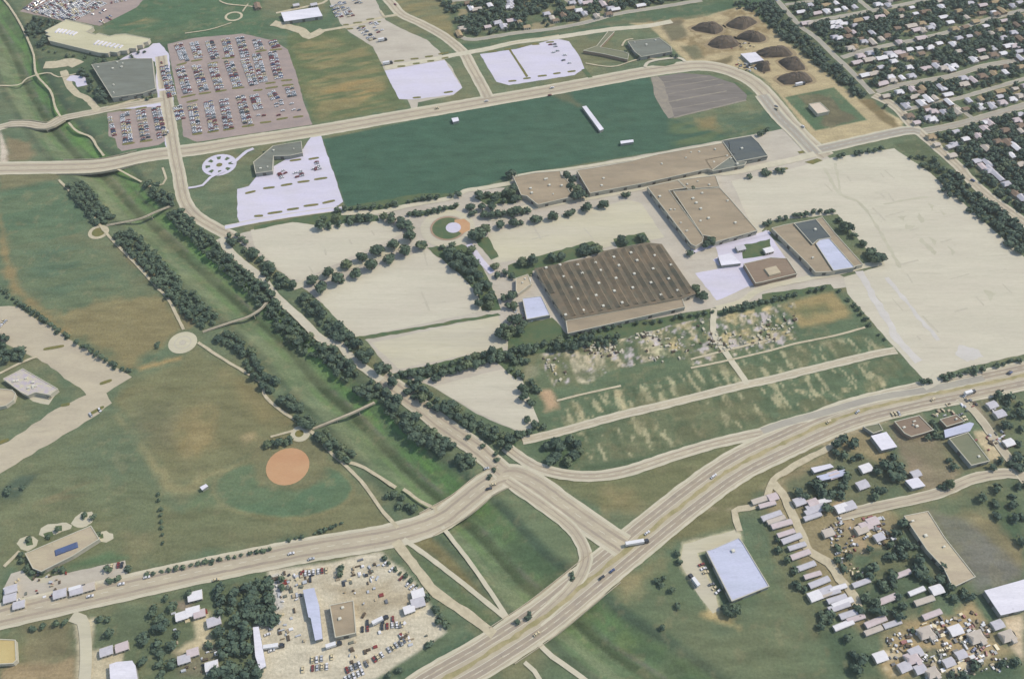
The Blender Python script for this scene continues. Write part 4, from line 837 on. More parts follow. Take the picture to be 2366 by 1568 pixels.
footbridge('J 530,840 700,780 900,700 1090,600', 'lower curved footbridge over the green channel, above the ball field')
def bridge(s, w_, label):
    pts = smooth(W(s), 6); c = pts[0]; q = [(x - c[0], y - c[1]) for x, y in pts]; nn = norms(q); n = len(q)
    root = empty('road_bridge', (c[0], c[1], 0)); tag(root, label, 'bridge'); hw = w_ / 2
    v = []; f = []
    for i in range(n):
        for o_, z in ((-hw, -.05), (hw, -.05), (hw, -1.3), (-hw, -1.3)): v.append((q[i][0] + nn[i].x * o_, q[i][1] + nn[i].y * o_, z))
    for i in range(n - 1):
        for k in range(4): f.append((4 * i + k, 4 * i + 4 + k, 4 * i + 4 + (k + 1) % 4, 4 * i + (k + 1) % 4))
    obj('deck', mesh('deck', v, f, M_deck), root)
    for o_ in (-hw + .2, hw - .2):
        v = []; f = []
        for i in range(n):
            for d, z in ((-.2, -.05), (.2, -.05), (.2, 1.2), (-.2, 1.2)): v.append((q[i][0] + nn[i].x * (o_ + d), q[i][1] + nn[i].y * (o_ + d), z))
        for i in range(n - 1):
            for k in range(4): f.append((4 * i + k, 4 * i + 4 + k, 4 * i + 4 + (k + 1) % 4, 4 * i + (k + 1) % 4))
        obj('parapet', mesh('parapet', v, f, M_deck), root)
    for t in (.33, .66):
        k = int(n * t); mb = MB()
        for j in range(3):
            o_ = (j - 1) * hw * .7; x = q[k][0] + nn[k].x * o_; y = q[k][1] + nn[k].y * o_
            mb.cyl((x, y, gz(pts[k][0], pts[k][1]) - .5), (x, y, -1.2), .7, .7, 8)
        obj('pier', mb.me('pier', M_deck), root)
bridge('Z 140,387 215,385 262,378 320,364', 24, 'wide bridge carrying the upper boulevard over the green channel')
bridge('A 60,1124 250,1120 420,1140 560,1070', 12.5, 'small bridge of the side road at the left edge')
bridge('Z 985,1212 1062,1168 1120,1122 1165,1100', 22.5, 'bridge of the lower arterial road over the green channel')
bridge('Z 1160,1491 1250,1430 1350,1350 1400,1310', 31, 'broad highway bridge over the green channel')
# ---------------- trees ----------------
def foliage(n, c1, c2):
    m = bpy.data.materials.new(n); m.use_nodes = True; nt = m.node_tree; b = nt.nodes['Principled BSDF']
    b.inputs['Roughness'].default_value = .8; b.inputs['Specular IOR Level'].default_value = .2
    g = nt.nodes.new('ShaderNodeNewGeometry').outputs['Position']
    n1 = _rng(nt, _noise(nt, g, .16, 4), .38, .62, 0, 1); n2 = _rng(nt, _noise(nt, g, 1.1, 3, .7), .3, .7, .72, 1.3)
    col = _mix(nt, n1, c1, c2); col = _mix(nt, 1.0, col, n2, 'MULTIPLY'); nt.links.new(col, b.inputs['Base Color']); return m
F1 = foliage('leaves_dark', (.056, .084, .054), (.096, .128, .074)); F2 = foliage('leaves_olive', (.076, .102, .052), (.120, .142, .074)); F3 = foliage('leaves_deep', (.048, .074, .052), (.086, .118, .072))
M_bark = mat('bark', (110, 94, 76), (86, 74, 62), .8, .8, .2)
def ico():
    t = (1 + 5 ** .5) / 2; v = np.array([(-1, t, 0), (1, t, 0), (-1, -t, 0), (1, -t, 0), (0, -1, t), (0, 1, t), (0, -1, -t), (0, 1, -t), (t, 0, -1), (t, 0, 1), (-t, 0, -1), (-t, 0, 1)], float)
    v /= np.linalg.norm(v[0]); f = [(0, 11, 5), (0, 5, 1), (0, 1, 7), (0, 7, 10), (0, 10, 11), (1, 5, 9), (5, 11, 4), (11, 10, 2), (10, 7, 6), (7, 1, 8), (3, 9, 4), (3, 4, 2), (3, 2, 6), (3, 6, 8), (3, 8, 9), (4, 9, 5), (2, 4, 11), (6, 2, 10), (8, 6, 7), (9, 8, 1)]
    return v, np.array(f)
IV, IF = ico()
def crown(seed, lumps, leaves, ls=.2, flat=.8):
    """crown of radius 1 standing on z=0.45..: solid inner lumps plus many leaf clumps, as triangles"""
    r = np.random.default_rng(seed); V = []; T = []; n = 0; L = []
    for i in range(lumps):
        a = r.uniform(0, 6.283); d = r.uniform(.25, .62) if i else 0; s = r.uniform(.34, .5) if i else .62
        L.append((d * math.cos(a), d * math.sin(a), r.uniform(.75, 1.15) + (.25 if i == 0 else 0), s))
    for x, y, z, s in L:
        v = IV * s * .86 * r.uniform(.8, 1.15, (12, 1)) * np.array([1, 1, flat]) + (x, y, z); V.append(v); T.append(IF + n); n += 12
    k = leaves
    li = r.integers(0, lumps, k); dr = r.normal(size=(k, 3)); dr /= np.linalg.norm(dr, axis=1)[:, None]; dr[:, 2] = np.where(dr[:, 2] < -.3, -dr[:, 2], dr[:, 2])
    LL = np.array(L)[li]; p = LL[:, :3] + dr * (LL[:, 3:4] * r.uniform(.85, 1.18, (k, 1))) * np.array([1, 1, flat])
    t1 = r.normal(size=(k, 3)); t1 -= (t1 * dr).sum(1)[:, None] * dr * .6; t1 /= np.linalg.norm(t1, axis=1)[:, None]; t2 = np.cross(dr, t1) + dr * r.uniform(-.4, .4, (k, 1))
    s = r.uniform(.6, 1.3, (k, 1)) * ls
    q = np.stack([p - t1 * s, p + t2 * s * .9, p + t1 * s, p - t2 * s * .9], 1).reshape(-1, 3); V.append(q)
    i0 = n + np.arange(k) * 4; T.append(np.stack([i0, i0 + 1, i0 + 2], 1)); T.append(np.stack([i0, i0 + 2, i0 + 3], 1))
    return np.concatenate(V), np.concatenate(T)
def fast_mesh(name, V, T, m):
    me = bpy.data.meshes.new(name); me.vertices.add(len(V)); me.vertices.foreach_set('co', V.astype(np.float32).ravel())
    me.loops.add(T.size); me.loops.foreach_set('vertex_index', T.astype(np.int32).ravel()); me.polygons.add(len(T))
    me.polygons.foreach_set('loop_start', np.arange(len(T), dtype=np.int32) * 3); me.polygons.foreach_set('loop_total', np.full(len(T), 3, np.int32))
    me.update(calc_edges=True); me.materials.append(m); return me
CR = [crown(100 + i, random.choice((6, 7, 8)), 260) for i in range(6)]
CL = [crown(300 + i, 4, 70, .27) for i in range(8)]
CM = {}
for fi, fm in enumerate((F1, F2, F3)):
    for i, (v, t) in enumerate(CR): CM[(fi, i)] = fast_mesh('crown', v, t, fm)
mb = MB(); mb.cyl((0, 0, -.1), (0, 0, .9), .09, .05, 7)
for a in range(4):
    t = a * 1.57 + .4; mb.cyl((0, 0, .5 + a * .06), (math.cos(t) * .45, math.sin(t) * .45, 1.0), .04, .02, 5)
TRUNK = mb.me('trunk', M_bark)
TREES = []      # x, y, r, species, label, group
def T1(x, y, r, sp, label, group): TREES.append((x, y, r, sp, label, group))
def spots(s, r, sp, label, group, jr=.12):
    for q in P(s): x, y = G(q, r * .9); T1(x, y, r * random.uniform(1 - jr, 1 + jr), sp, label, group)
def row(s, gap, r, sp, label, group, lanes=1, lg=0, jit=.6):
    pts = smooth([G(q, r * .9) for q in P(s)], 1.0); nn = norms(pts); step = max(1, int(gap))
    for ln in range(lanes):
        o_ = (ln - (lanes - 1) / 2) * lg
        for i in range((ln * step // 2), len(pts), step):
            random.random() < .94 and T1(pts[i][0] + nn[i].x * (o_ + random.uniform(-jit, jit)), pts[i][1] + nn[i].y * (o_ + random.uniform(-jit, jit)), r * random.uniform(.68, 1.22), sp, label, group)
g = 'oval-crowned trees lining the avenue to the roundabout'
spots('F 520,990 670,930 825,860 970,800 1120,740 1255,680 1405,610', 6.8, 0, 'round dark tree in the upper row of the avenue to the roundabout', g)
spots('F 610,1070 765,1000 925,940 1060,875 1210,805 1355,745 1500,690', 6.6, 0, 'round dark tree in the lower row of the avenue to the roundabout', g)
spots('F 540,1000 690,920 845,855 990,795 1140,730 1275,670 1430,600 630,1065 785,1000 1080,870 1230,800 1375,740 1520,690', 4.8, 0, 'lower crown touching its neighbour in the avenue to the roundabout', g)
g = 'trees in a row above the long pale lot'
spots('G 85,485 245,455 400,430 560,395 715,355 870,325 F 2220,505 2345,487', 5.4, 0, 'small round tree in the straight row above the long pale lot', g)
spots('G 60,490 220,458 375,434 535,400 690,360 845,328 120,480 280,450 435,425 590,390', 4.2, 0, 'low round crown in the straight row above the long pale lot', g)
spots('G 30,398 85,390 140,378 170,360 F 2080,410 2140,415 2200,405 2260,400 2320,398', 5.2, 0, 'tree in the close hedge-like row right of the roundabout', 'trees right of the roundabout')
spots('F 2030,240 2110,225 2190,225 2280,210 2340,190 2350,260 2170,270 2260,285 1955,345 1975,395 2060,350 2150,330 G 30,230 60,150 30,60 90,260', 5.5, 2, 'dark tree in the grove between the roundabout and the tan wing', 'grove above the roundabout')
spots('F 2040,560 2095,540 1985,605 2060,600', 6.5, 0, 'large tree at the right edge of the roundabout', 'trees right of the roundabout')
spots('G 2180,65 2310,42 D 30,1530 H 30,42 60,38 150,18 190,12 D 700,1405 740,1395 850,1375 890,1368 970,1355 1020,1348 1080,1330', 4.0, 0, 'small tree on an island along the top of the huge pale lot', 'island trees above the huge pale lot')
spots('H 700,460 830,602 905,672 925,680', 4.2, 1, 'small round tree right of the tan plant building', 'trees right of the tan plant building')
spots('H 745,525 790,530 985,748 1030,815 1070,810', 6.8, 0, 'big round tree right of the tan plant building', 'trees right of the tan plant building')
spots('H 30,498 70,478 160,445 215,440 310,418 360,412 410,408 470,388 530,380 600,382 650,378', 4.2, 1, 'light green tree in the row above the tan plant building', 'trees above the tan plant building')
spots('F 600,515 680,505 770,490 860,472 950,458 1040,445 620,450 740,450 860,440 980,430', 5.2, 0, 'tree in the loose row above the upper pale lot', 'trees above the upper pale lot')
spots('F 1180,430 1245,420 1240,460 1320,480 1380,500 1330,520 1400,540', 5.2, 2, 'tree in the clump left of the roundabout', 'trees left of the roundabout')
row('F 750,365 940,350 1170,332 1370,292 1550,262 1700,245 1840,225', 7, 4.2, 2, 'shrubby tree along the lower edge of the mown field', 'trees along the mown field')
row('F 1400,410 1560,392 1700,362 1830,330', 6, 3.8, 2, 'low tree in the strip just left of the roundabout ring', 'trees left of the roundabout')
def fill(s, gap, r, sp, label, group, jr=.2, mass=False, avoid=True):
    pg = W(s, r * .9); X = [q[0] for q in pg]; Y = [q[1] for q in pg]; y = min(Y); k = 0; out = []
    while y < max(Y):
        x = min(X) + (gap / 2 if k % 2 else 0)
        while x < max(X):
            q = (x + random.uniform(-.35, .35) * gap, y + random.uniform(-.35, .35) * gap)
            if inside(q, pg): out.append((q[0], q[1], r * random.uniform(1 - jr, 1 + jr), sp))
            x += gap
        y += gap * .87; k += 1
    if mass: return out
    for q in out: T1(*q, label, group)
    return out
fill('F 1700,760 1960,715 2070,950 2160,1100 2200,1270 2040,1270 2000,1110 1870,970', 8.5, 5.2, 2, 'tree in the dense belt below the roundabout', 'tree belt below the roundabout')
spots('F 1700,700 1790,690', 4.5, 0, 'small tree just below the roundabout', 'trees right of the roundabout')
spots('F 2180,880 2200,950 2260,930 2330,960 2250,1160 2320,1150 2290,1235 2360,1235 G 50,1230 85,1345 30,1365 150,1400 100,1460', 4.8, 0, 'tree beside the yard left of the ridged factory', 'trees left of the ridged factory')
spots('F 2250,1430 2220,1490 2285,1505 2345,1360 2330,1460', 5.6, 2, 'tree in the clump at the right end of the long hedge', 'trees left of the ridged factory')
spots('G 130,835 220,830 400,800 480,785 690,700 740,735 800,715 690,745', 6.0, 2, 'tree in the lawn strip above the ridged factory', 'trees above the ridged factory')
spots('G 1020,640 1060,670 1190,615 1225,640', 5.2, 2, 'tree beside the small gap above the ridged factory', 'trees above the ridged factory')
spots('G 1720,1120 1690,1085 1765,1150 1790,685 1830,660 1655,762', 5.0, 0, 'tree right of the ridged factory', 'trees right of the ridged factory')
spots('G 530,70 590,100 570,160 620,190 640,240 600,250 680,240', 6.2, 2, 'tree in the dark clump between the two tan wings', 'trees between the tan wings')
spots('G 1050,240 1090,235 1250,125 1670,185', 4.0, 2, 'small tree near the loading lane of the tan halls', 'trees by the loading lane')
GL = 'trees along the boulevard by the greenway'
row('E 1560,375 1650,470 1750,560 1850,660 1960,760 2080,880 2220,1000 2366,1130 F 150,1240 300,1400 470,1560 J 640,130 780,250 900,360', 6, 4.3, 2, 'tree in the double row on the greenway side of the boulevard', GL, 3, 5.6, 1.6)
row('J 960,420 1080,490 1200,590 1320,690 1440,800 1560,900 1660,960 1760,1040', 7, 4.8, 2, 'tree in the double row on the greenway side, below the side street', GL, 3, 5.6, 1.6)
row('E 2000,600 2150,610 F 0,760 100,850 200,950 290,1030 400,1055', 7, 4.8, 0, 'tree along the lower left edge of the upper pale lot', GL, 1, 0, .8)
row('E 2060,650 2200,720 2366,860 F 100,960 220,1060', 7, 4.6, 0, 'tree in the inner row left of the upper pale lot', GL)
row('F 430,1160 520,1240 600,1330 720,1440 850,1540 J 880,60 980,150 1080,230 1190,310', 7, 4.9, 2, 'tree in the double row left of the middle pale lots', GL, 2, 6, 1.0)
row('J 1420,470 1540,540 1680,610 1820,680 1950,760 2080,830 2200,900 2320,980', 7, 5.0, 2, 'tree in the double row left of the lowest pale lot', GL, 2, 6, 1.0)
row('J 1250,375 1500,360 1700,300 1900,240 2100,190 2240,150', 7, 4.8, 2, 'tree in the belt above the lowest pale lot', 'tree belt above the lowest pale lot', 2, 8, 1)
row('J 1230,335 1450,300 1600,240', 8, 3.5, 2, 'small tree at the left end of the belt above the lowest pale lot', 'tree belt above the lowest pale lot')
row('E 660,130 780,260 880,400 960,470', 4.8, 4.0, 2, 'tree between the levee path and the channel, above the first footbridge', 'trees on the levee', 4, 4.8, 2.2)
row('E 1090,570 1220,700 1380,860 1500,1010 1640,1140 1780,1290 1900,1390', 4.8, 4.0, 2, 'levee tree between the upper and middle footbridges', 'trees on the levee', 4, 4.8, 2.2)
row('E 1990,1500 I 2100,30 2220,130 J 0,280 100,400 180,450', 4.8, 4.0, 2, 'tree between the levee path and the channel, just below the middle footbridge', 'trees on the levee', 2, 7, 1.2)
row('J 250,540 350,620 430,720 520,800', 4.8, 4.0, 2, 'tree on the levee just above the lower footbridge', 'trees on the levee', 2, 6, 1)
row('J 600,870 680,950 780,1030 880,1090', 4.8, 4.0, 2, 'tree on the levee just below the lower footbridge', 'trees on the levee', 2, 6, 1)
spots('E 1320,130 1380,190 1430,240 1480,270 1540,250 1390,150 1500,300 1360,240', 4.4, 2, 'tree beside the top end of the boulevard by the greenway', GL)
spots('J 1850,1100 1930,1085 1890,1150 1960,1130', 5.2, 0, 'big tree at the lower end of the boulevard', GL)
spots('J 2180,1060 2200,1110 2060,990 1930,910 2170,1200 2130,1260', 2.8, 1, 'small tree on the lower boulevard median', 'small trees on the boulevard median')
spots('J 1200,1430 1270,1420 1330,1440 1310,1510 1390,1530 1440,1553', 4.0, 0, 'tree beside the small path bridge near the lower arterial road', 'trees by the lower arterial road')
spots('J 115,965 170,950 230,955 290,945 330,925', 4.0, 2, 'tree above the clay infield', 'trees above the clay infield')
spots('I 1425,60 1415,90', 3.0, 1, 'small tree left of the pale round plaza', 'trees by the plaza')
spots('I 1425,1420 1430,1480 M 1448,15 1450,70 1452,125 1455,180 1462,245 1468,315', 2.0, 1, 'tiny tree in the vertical line in the grass left of the ball field', 'line of tiny trees')
row('E 0,1085 150,1195 300,1290 450,1400 620,1520 I 720,70 860,150 1000,240 1160,300', 6, 3.4, 2, 'small tree in the long row along the left car park', 'row of trees along the left car park')
row('M 1320,600 1600,545 1900,480 2200,420 2366,390 N 120,370 260,345', 5, 2.6, 2, 'small tree in the row above the lower arterial road', 'row of trees above the lower arterial road')
row('N 310,300 440,265', 5, 2.4, 2, 'bush left of the long thin hedge near the lower arterial road', 'bushes near the lower arterial road'); row('N 550,230 680,180 800,140', 4, 2.4, 2, 'bush in the long thin hedge near the lower arterial road', 'bushes near the lower arterial road')
row('G 1960,1285 2120,1235 2300,1200 H 100,1180 300,1135 480,1090 620,1060', 7, 4.2, 2, 'tree in the green belt below the tan plant building', 'trees below the tan plant building')
row('H 700,1100 790,1190 860,1260 930,1350 1010,1450 1120,1540', 6, 2.6, 1, 'small tree along the left edge of the huge pale lot', 'trees along the huge pale lot')
row('G 480,1530 800,1470 1000,1410 1300,1380 1600,1330 1860,1290', 7, 3.2, 2, 'small tree in the green strip below the ridged factory', 'trees below the ridged factory')
row('F 2366,1660 K -20,170 150,130 350,80 550,60 G 1000,1530', 7, 4.2, 2, 'tree in the dark belt above the gardens', 'trees above the gardens', 2, 6, 1)
spots('K 20,290 90,320 130,350 60,230 120,210 170,220 130,470 170,480 200,590 230,600 150,540 180,740 250,800 320,810 10,900 60,930 140,870 200,860 90,890', 4.2, 0, 'tree along the right edge of the lowest pale lot', 'trees right of the lowest pale lot')
spots('K 210,400 240,460 260,480', 3.6, 1, 'bright green tree at the left end of the gardens', 'bright trees of the gardens')
spots('K 430,960 470,1000 560,930 620,970 650,1030 600,1060 540,1120 430,1070 350,980 380,1120', 5.0, 2, 'tree in the clump below the left end of the garden road', 'clump below the garden road')
row('L 1450,400 1530,400', 6, 4, 2, 'tree at the lower corner of the huge pale lot', 'trees along the highway'); row('L 1660,370 1850,320 2050,270 2200,230 2366,190', 7, 4.0, 2, 'tree in the belt between the huge pale lot and the highway', 'trees along the highway')
spots('O 1410,635 1390,700 1340,660 1480,750 1530,885 1395,1080 1545,490 1520,410', 3.0, 2, 'small tree in the grass left of the pale blue-roofed warehouse', 'trees left of the warehouse')
spots('O 1960,905 2020,920 1990,950 2060,930', 4.4, 0, 'tree just below the pale blue-roofed warehouse', 'trees below the warehouse')
spots('L 1550,780 1570,820 1560,850 1500,900 1560,890 1620,900', 3.6, 1, 'tree between the two brown-roofed shops', 'trees by the shops')
spots('L 1660,1330 1700,1340 1640,1350', 4.2, 0, 'round tree beside the lower street of the shops', 'trees by the shops')
spots('A 190,1290 260,1330 560,1330 640,1380', 4, 2, 'tree', 'x') if False else None
spots('B 1450,140 1560,210', 3, 1, 'bush', 'x') if False else None
row('N 1180,460 1260,540 1350,610 1440,680 1520,740', 5, 2.4, 1, 'small tree along the upper right fence of the repair yard', 'trees by the repair yard')
spots('N 1640,920 1690,980 1720,1050 1660,1030 1560,800 780,560 770,600 240,640 250,720', 3.4, 0, 'dark tree at the rim of the repair yard', 'trees by the repair yard')
spots('M 180,430 190,480 240,540 280,580 400,570 500,570 560,560 830,90 760,70 520,200 430,260 250,290 880,240', 3.0, 0, 'small tree around the cream-roofed leisure hall', 'trees around the leisure hall')
spots('M 960,550 980,660 1055,640 1150,550 1390,900 1500,810 1700,780 280,1090 380,1070 500,1050 580,1040 900,1000 960,1010', 3.4, 0, 'tree along the lower arterial road at the bottom left', 'trees along the lower arterial road')
spots('A 1300,460 1250,470 1180,500 1070,520 930,500 820,470 1290,870 1370,870 1330,890', 2.6, 0, 'small tree around the cream-roofed stepped hall', 'trees by the stepped hall')
spots('C 1485,495 1520,500 1170,505 1060,460', 3.2, 0, 'small tree by the grey building near the sand yard', 'trees near the sand yard')
spots('C 2300,1180 2340,1170 2280,1200', 4, 2, 'tree at the right end of the mown field', 'trees at the mown field corner')
spots('B 100,1380 130,1500 60,1480', 3.4, 0, 'tree in the bed beside the grey L-shaped roof', 'trees by the L-shaped roof')
TREES = [t for t in TREES if t[5] != 'x']
# the 300 that show largest stand as individuals, the others join the far masses
TREES.sort(key=lambda t: -t[2] / math.sqrt(t[0] ** 2 + t[1] ** 2 + H * H))
IND, REST = TREES[:296], TREES[296:]
proto = {}
for i, (x, y, r, sp, lb, gp) in enumerate(IND):
    k = (sp if random.random() < .62 else random.choice((0, 1, 2, 0)), i % 6); z = gz(x, y)
    root = empty('tree', (x, y, z), random.uniform(0, 6.28)); root.scale = (r * random.uniform(.85, 1.12), r * random.uniform(.85, 1.12), r * random.uniform(.62, 1.0)); tag(root, lb, 'tree', gp)
    obj('crown', CM[k], root); obj('trunk', TRUNK, root)
def mass(name, items, m, label, cat='trees', zr=.85):
    V = []; T = []; n = 0
    xs_ = np.array([t[0] for t in items]); ys_ = np.array([t[1] for t in items]); zz = chan_z(line_dist(xs_, ys_, CHAN))
    for i, t in enumerate(items):
        v, f = CL[i % len(CL)]; a = random.uniform(0, 6.28); c_, s_ = math.cos(a), math.sin(a); r = t[2]
        w_ = np.empty_like(v); w_[:, 0] = (v[:, 0] * c_ - v[:, 1] * s_) * r + t[0]; w_[:, 1] = (v[:, 0] * s_ + v[:, 1] * c_) * r + t[1]; w_[:, 2] = v[:, 2] * r * zr * random.uniform(.85, 1.1) + zz[i] - .25 * r
        V.append(w_); T.append(f + n); n += len(v)
    if not V: return
    o = obj(name, fast_mesh(name, np.concatenate(V), np.concatenate(T), m)); tag(o, label, cat, kind='stuff')
mass('row_trees', REST, F1, 'small and far trees of the planted rows that stand between the larger ones')

# ---------------- houses ----------------
RH = {'W': [mat('shingle_white', (240, 236, 242), (224, 220, 228), .3, .6, .08), mat('shingle_lilac', (208, 204, 214), (190, 186, 196), .3, .6, .08)],
      'P': [mat('shingle_putty', (208, 196, 186), (192, 180, 172), .3, .6, .08), mat('shingle_pink', (216, 200, 204), (200, 184, 186), .3, .6, .08)],
      'T': [mat('shingle_tan', (182, 160, 128), (164, 144, 118), .3, .6, .08), mat('shingle_brown', (146, 124, 108), (130, 114, 100), .3, .6, .08)]}
CN = {'W': ('white-roofed', 'pale lilac-roofed'), 'P': ('putty-roofed', 'pinkish-roofed'), 'T': ('tan-roofed', 'brown-roofed')}
HM = {}
def house_meshes(shape, rm):
    key = (shape, rm.name)
    if key in HM: return HM[key]
    L_, D, h, e, rh = ((11, 7.5, 3.0, .45, 1.5), (13.5, 7, 3.0, .45, 1.2), (16, 4.3, 2.8, .15, .35), (9, 6.5, 3.2, .3, .7))[shape]
    w_ = MB(); w_.box((0, 0, h / 2 - .2), (L_, D, h + .4), 0)
    w_.add([(-L_ / 2, -D / 2, h), (-L_ / 2, D / 2, h), (-L_ / 2, 0, h + rh * .95), (L_ / 2, -D / 2, h), (L_ / 2, D / 2, h), (L_ / 2, 0, h + rh * .95)], [(0, 2, 1), (3, 4, 5)])
    X, Y = L_ / 2 + e, D / 2 + e; hip = 0 if shape in (1, 2, 3) else X * .45; r = MB(); z0 = h - .1
    v = [(-X, -Y, z0), (X, -Y, z0), (X, Y, z0), (-X, Y, z0), (-X + hip, 0, z0 + rh + .2), (X - hip, 0, z0 + rh + .2)]
    v += [(a, b_, c_ - .22) for a, b_, c_ in v[:4]]
    r.add(v, [(0, 1, 5, 4), (2, 3, 4, 5), (1, 2, 5), (3, 0, 4), (6, 7, 1, 0), (7, 8, 2, 1), (8, 9, 3, 2), (9, 6, 0, 3)])
    if shape == 0:                 # front wing
        r.box((L_ * .22, -D * .62, z0 + .35), (L_ * .4, D * .5, .5), 0, taper=.8); w_.box((L_ * .22, -D * .62, h / 2), (L_ * .36, D * .44, h), 0)
    d = MB(); d.box((0, -D / 2 - .05, 1.05), (1.0, .12, 2.1), 0); g_ = MB()
    g_.box((0, 0, 0), (1.5, .12, 1.1), 0)
    HM[key] = (w_.me('wall', (WP, WB, WG, WP)[shape]), r.me('roof', rm), d.me('door', M_door), g_.me('window', M_glass), L_, D); return HM[key]
HOUSES = []
def houses(s, c, where, group, shape=None, rz=0, cat='house', name='house'):
    for q in P(s): 
        i = random.randrange(2); sh = shape if shape is not None else random.choice((0, 1, 0, 3)); x, y = G(q, 3)
        rm = RH[c][i]; w_, r, d, wn, L_, D = house_meshes(sh, rm)
        root = empty(name, (x, y, 0), ANG + rz + random.uniform(-.05, .05) + (R(90) if (shape is None and random.random() < .3) else 0)); sc = random.uniform(.82, 1.04); root.scale = (sc, sc, 1)
        tag(root, f'{CN[c][i]} {cat} {where}', cat, group); HOUSES.append((x, y, 9))
        obj('wall', w_, root); obj('roof', r, root); obj('door', d, root)
        for wx in (-L_ * .3, L_ * .32): obj('window', wn, root, (wx, -D / 2 - .05, 1.6))
ND = 'houses of the tree-covered neighbourhood'
ZN = [('below the topmost street of the right-hand neighbourhood', {'W': '680,90 750,75 835,60 430,40 350,105 640,200 690,195 740,215 640,240 690,240 1140,45 1050,35 1880,25 2260,50 2330,20 1620,60', 'P': '400,205 440,205 1060,150 1850,155', 'T': '860,180 780,270 1780,95 2170,90 2110,120'}),
      ('between the first and second streets of the right-hand neighbourhood', {'W': '950,165 700,340 660,330 920,370 1700,200 1520,245 2270,290 2090,110 1550,230', 'P': '830,290 1450,270 1350,230 1000,375 1080,350 1240,380 800,430 1400,265', 'T': '780,325 1130,320 1740,255 1930,190 1840,240 840,420 900,350'}),
      ('just below the second street of the right-hand neighbourhood', {'W': '980,475 1080,520 1330,445 1420,435 1150,480 1190,550 1600,390 1780,340 1870,325 1180,500 1520,425 2180,340 2230,410', 'P': '890,500 970,535 1240,470 1440,340 1780,460 2280,410', 'T': '1330,520 1290,500 1950,305 2340,350 1440,480'}),
      ('between the second and third streets of the right-hand neighbourhood', {'W': '1075,605 930,675 1160,690 1265,700 1350,680 1570,590 1730,590 1700,610 1910,535 2180,480 2330,520 1820,700 2200,650', 'P': '1010,660 1180,720 1090,750 1480,615 1640,610 2000,520 1910,720 860,560', 'T': '2090,490 2090,660 1990,680 2340,600 1560,560'}),
      ('between the third and fourth streets of the right-hand neighbourhood', {'W': '1620,790 1680,850 1500,890 1440,925 1300,950 2150,870 2260,890 1970,960 2070,950 1870,905 1690,920 1640,800', 'P': '1380,870 1560,880 1820,755 2340,860 1350,800 2170,920 1840,760', 'T': '1430,830 2150,820 1450,790'}),
      ('just above the lowest street of the right-hand neighbourhood', {'W': '1500,1060 1640,1010 2330,1030 1540,1070 2030,1100', 'P': '1550,1000 1760,1000 2050,1100 2300,1080 1500,985', 'T': '1490,975 1840,980 2200,1170'}),
      ('below the lowest street of the right-hand neighbourhood', {'W': '1740,1300 2290,1320 2260,1400 1940,1450 2040,1470 2070,1530 1700,1320', 'P': '2010,1160 2340,1180 1990,1500 1720,1400 2020,1330 2340,1480', 'T': '2130,1270 2220,1280 2340,1130'})]
for wh, dct in ZN:
    for c, s in dct.items(): houses('D ' + s, c, wh, ND)
houses('H 2060,20 2140,80 2210,140 2345,265', 'W', 'beside the diagonal street at the right edge', ND); houses('H 2280,220', 'T', 'beside the diagonal street at the right edge', ND)
houses('C 690,120 640,90 350,120 930,70 660,20 1200,45 20,50 580,20 970,80', 'W', 'in the wooded blocks at the top centre', ND); houses('C 800,140 720,20 400,160 860,30', 'P', 'in the wooded blocks at the top centre', ND); houses('C 500,130 430,180 560,70 910,120 110,200 170,240 930,10', 'T', 'in the wooded blocks at the top centre', ND)
houses('B 1960,70 2130,45 2310,20 2200,200 2250,235 2300,60', 'W', 'in the wooded block left of the top centre', ND); houses('B 2010,80 2110,240 2330,180 1880,250', 'P', 'in the wooded block left of the top centre', ND); houses('B 1850,300 1940,20 30,50', 'T', 'in the wooded block left of the top centre', ND)
NTH = {1: 'second street from the greenway top', 2: 'topmost street', 3: 'second street', 4: 'third street', 5: 'fourth street', 6: 'lowest street'}
cnt = 0
for si in (2, 3, 4, 5, 6):
    pts = smooth(W(STREETS[si][0]), 2); nn = norms(pts)
    for sd_ in (-1, 1):
        for off in (13, 27):
            i = random.randrange(8)
            while i < len(pts):
                x = pts[i][0] + nn[i].x * sd_ * off; y = pts[i][1] + nn[i].y * sd_ * off; i += random.choice((7, 8, 10))
                if cnt > 80 or min((x - h_[0]) ** 2 + (y - h_[1]) ** 2 for h_ in HOUSES) < 150 or abs(x / (y * math.cos(PITCH) + H * math.sin(PITCH))) > .58 or random.random() < .25: continue
                if any((x - r_[0]) ** 2 + (y - r_[1]) ** 2 < 100 for s2, w2 in STREETS[1:] for r_ in smooth(W(s2), 6)): continue
                c = random.choices('WPT', (5, 3, 3))[0]; q_ = random.randrange(2); w_, r, d, wn, L_, D = house_meshes(random.choice((0, 1, 3)), RH[c][q_]); cnt += 1
                root = empty('house', (x, y, 0), ANG + random.uniform(-.05, .05) + (R(90) if random.random() < .3 else 0)); sc = random.uniform(.75, .95); root.scale = (sc, sc, 1)
                tag(root, f'small {CN[c][q_]} house {"just above" if sd_ > 0 else "just below"} the {NTH[si]} of the right-hand neighbourhood', 'house', ND); HOUSES.append((x, y, 9))
                obj('wall', w_, root); obj('roof', r, root); obj('door', d, root)
                for wx in (-L_ * .3, L_ * .32): obj('window', wn, root, (wx, -D / 2 - .05, 1.6))
GM = 'long trailer homes of the trailer park'
houses('Q 270,280 320,350 520,675 560,745 620,770 730,860 90,75 400,530 680,825 700,895 690,725 800,960', 'W', 'in the left-hand file of the trailer park', GM, 2, 0, 'trailer home', 'trailer_home')
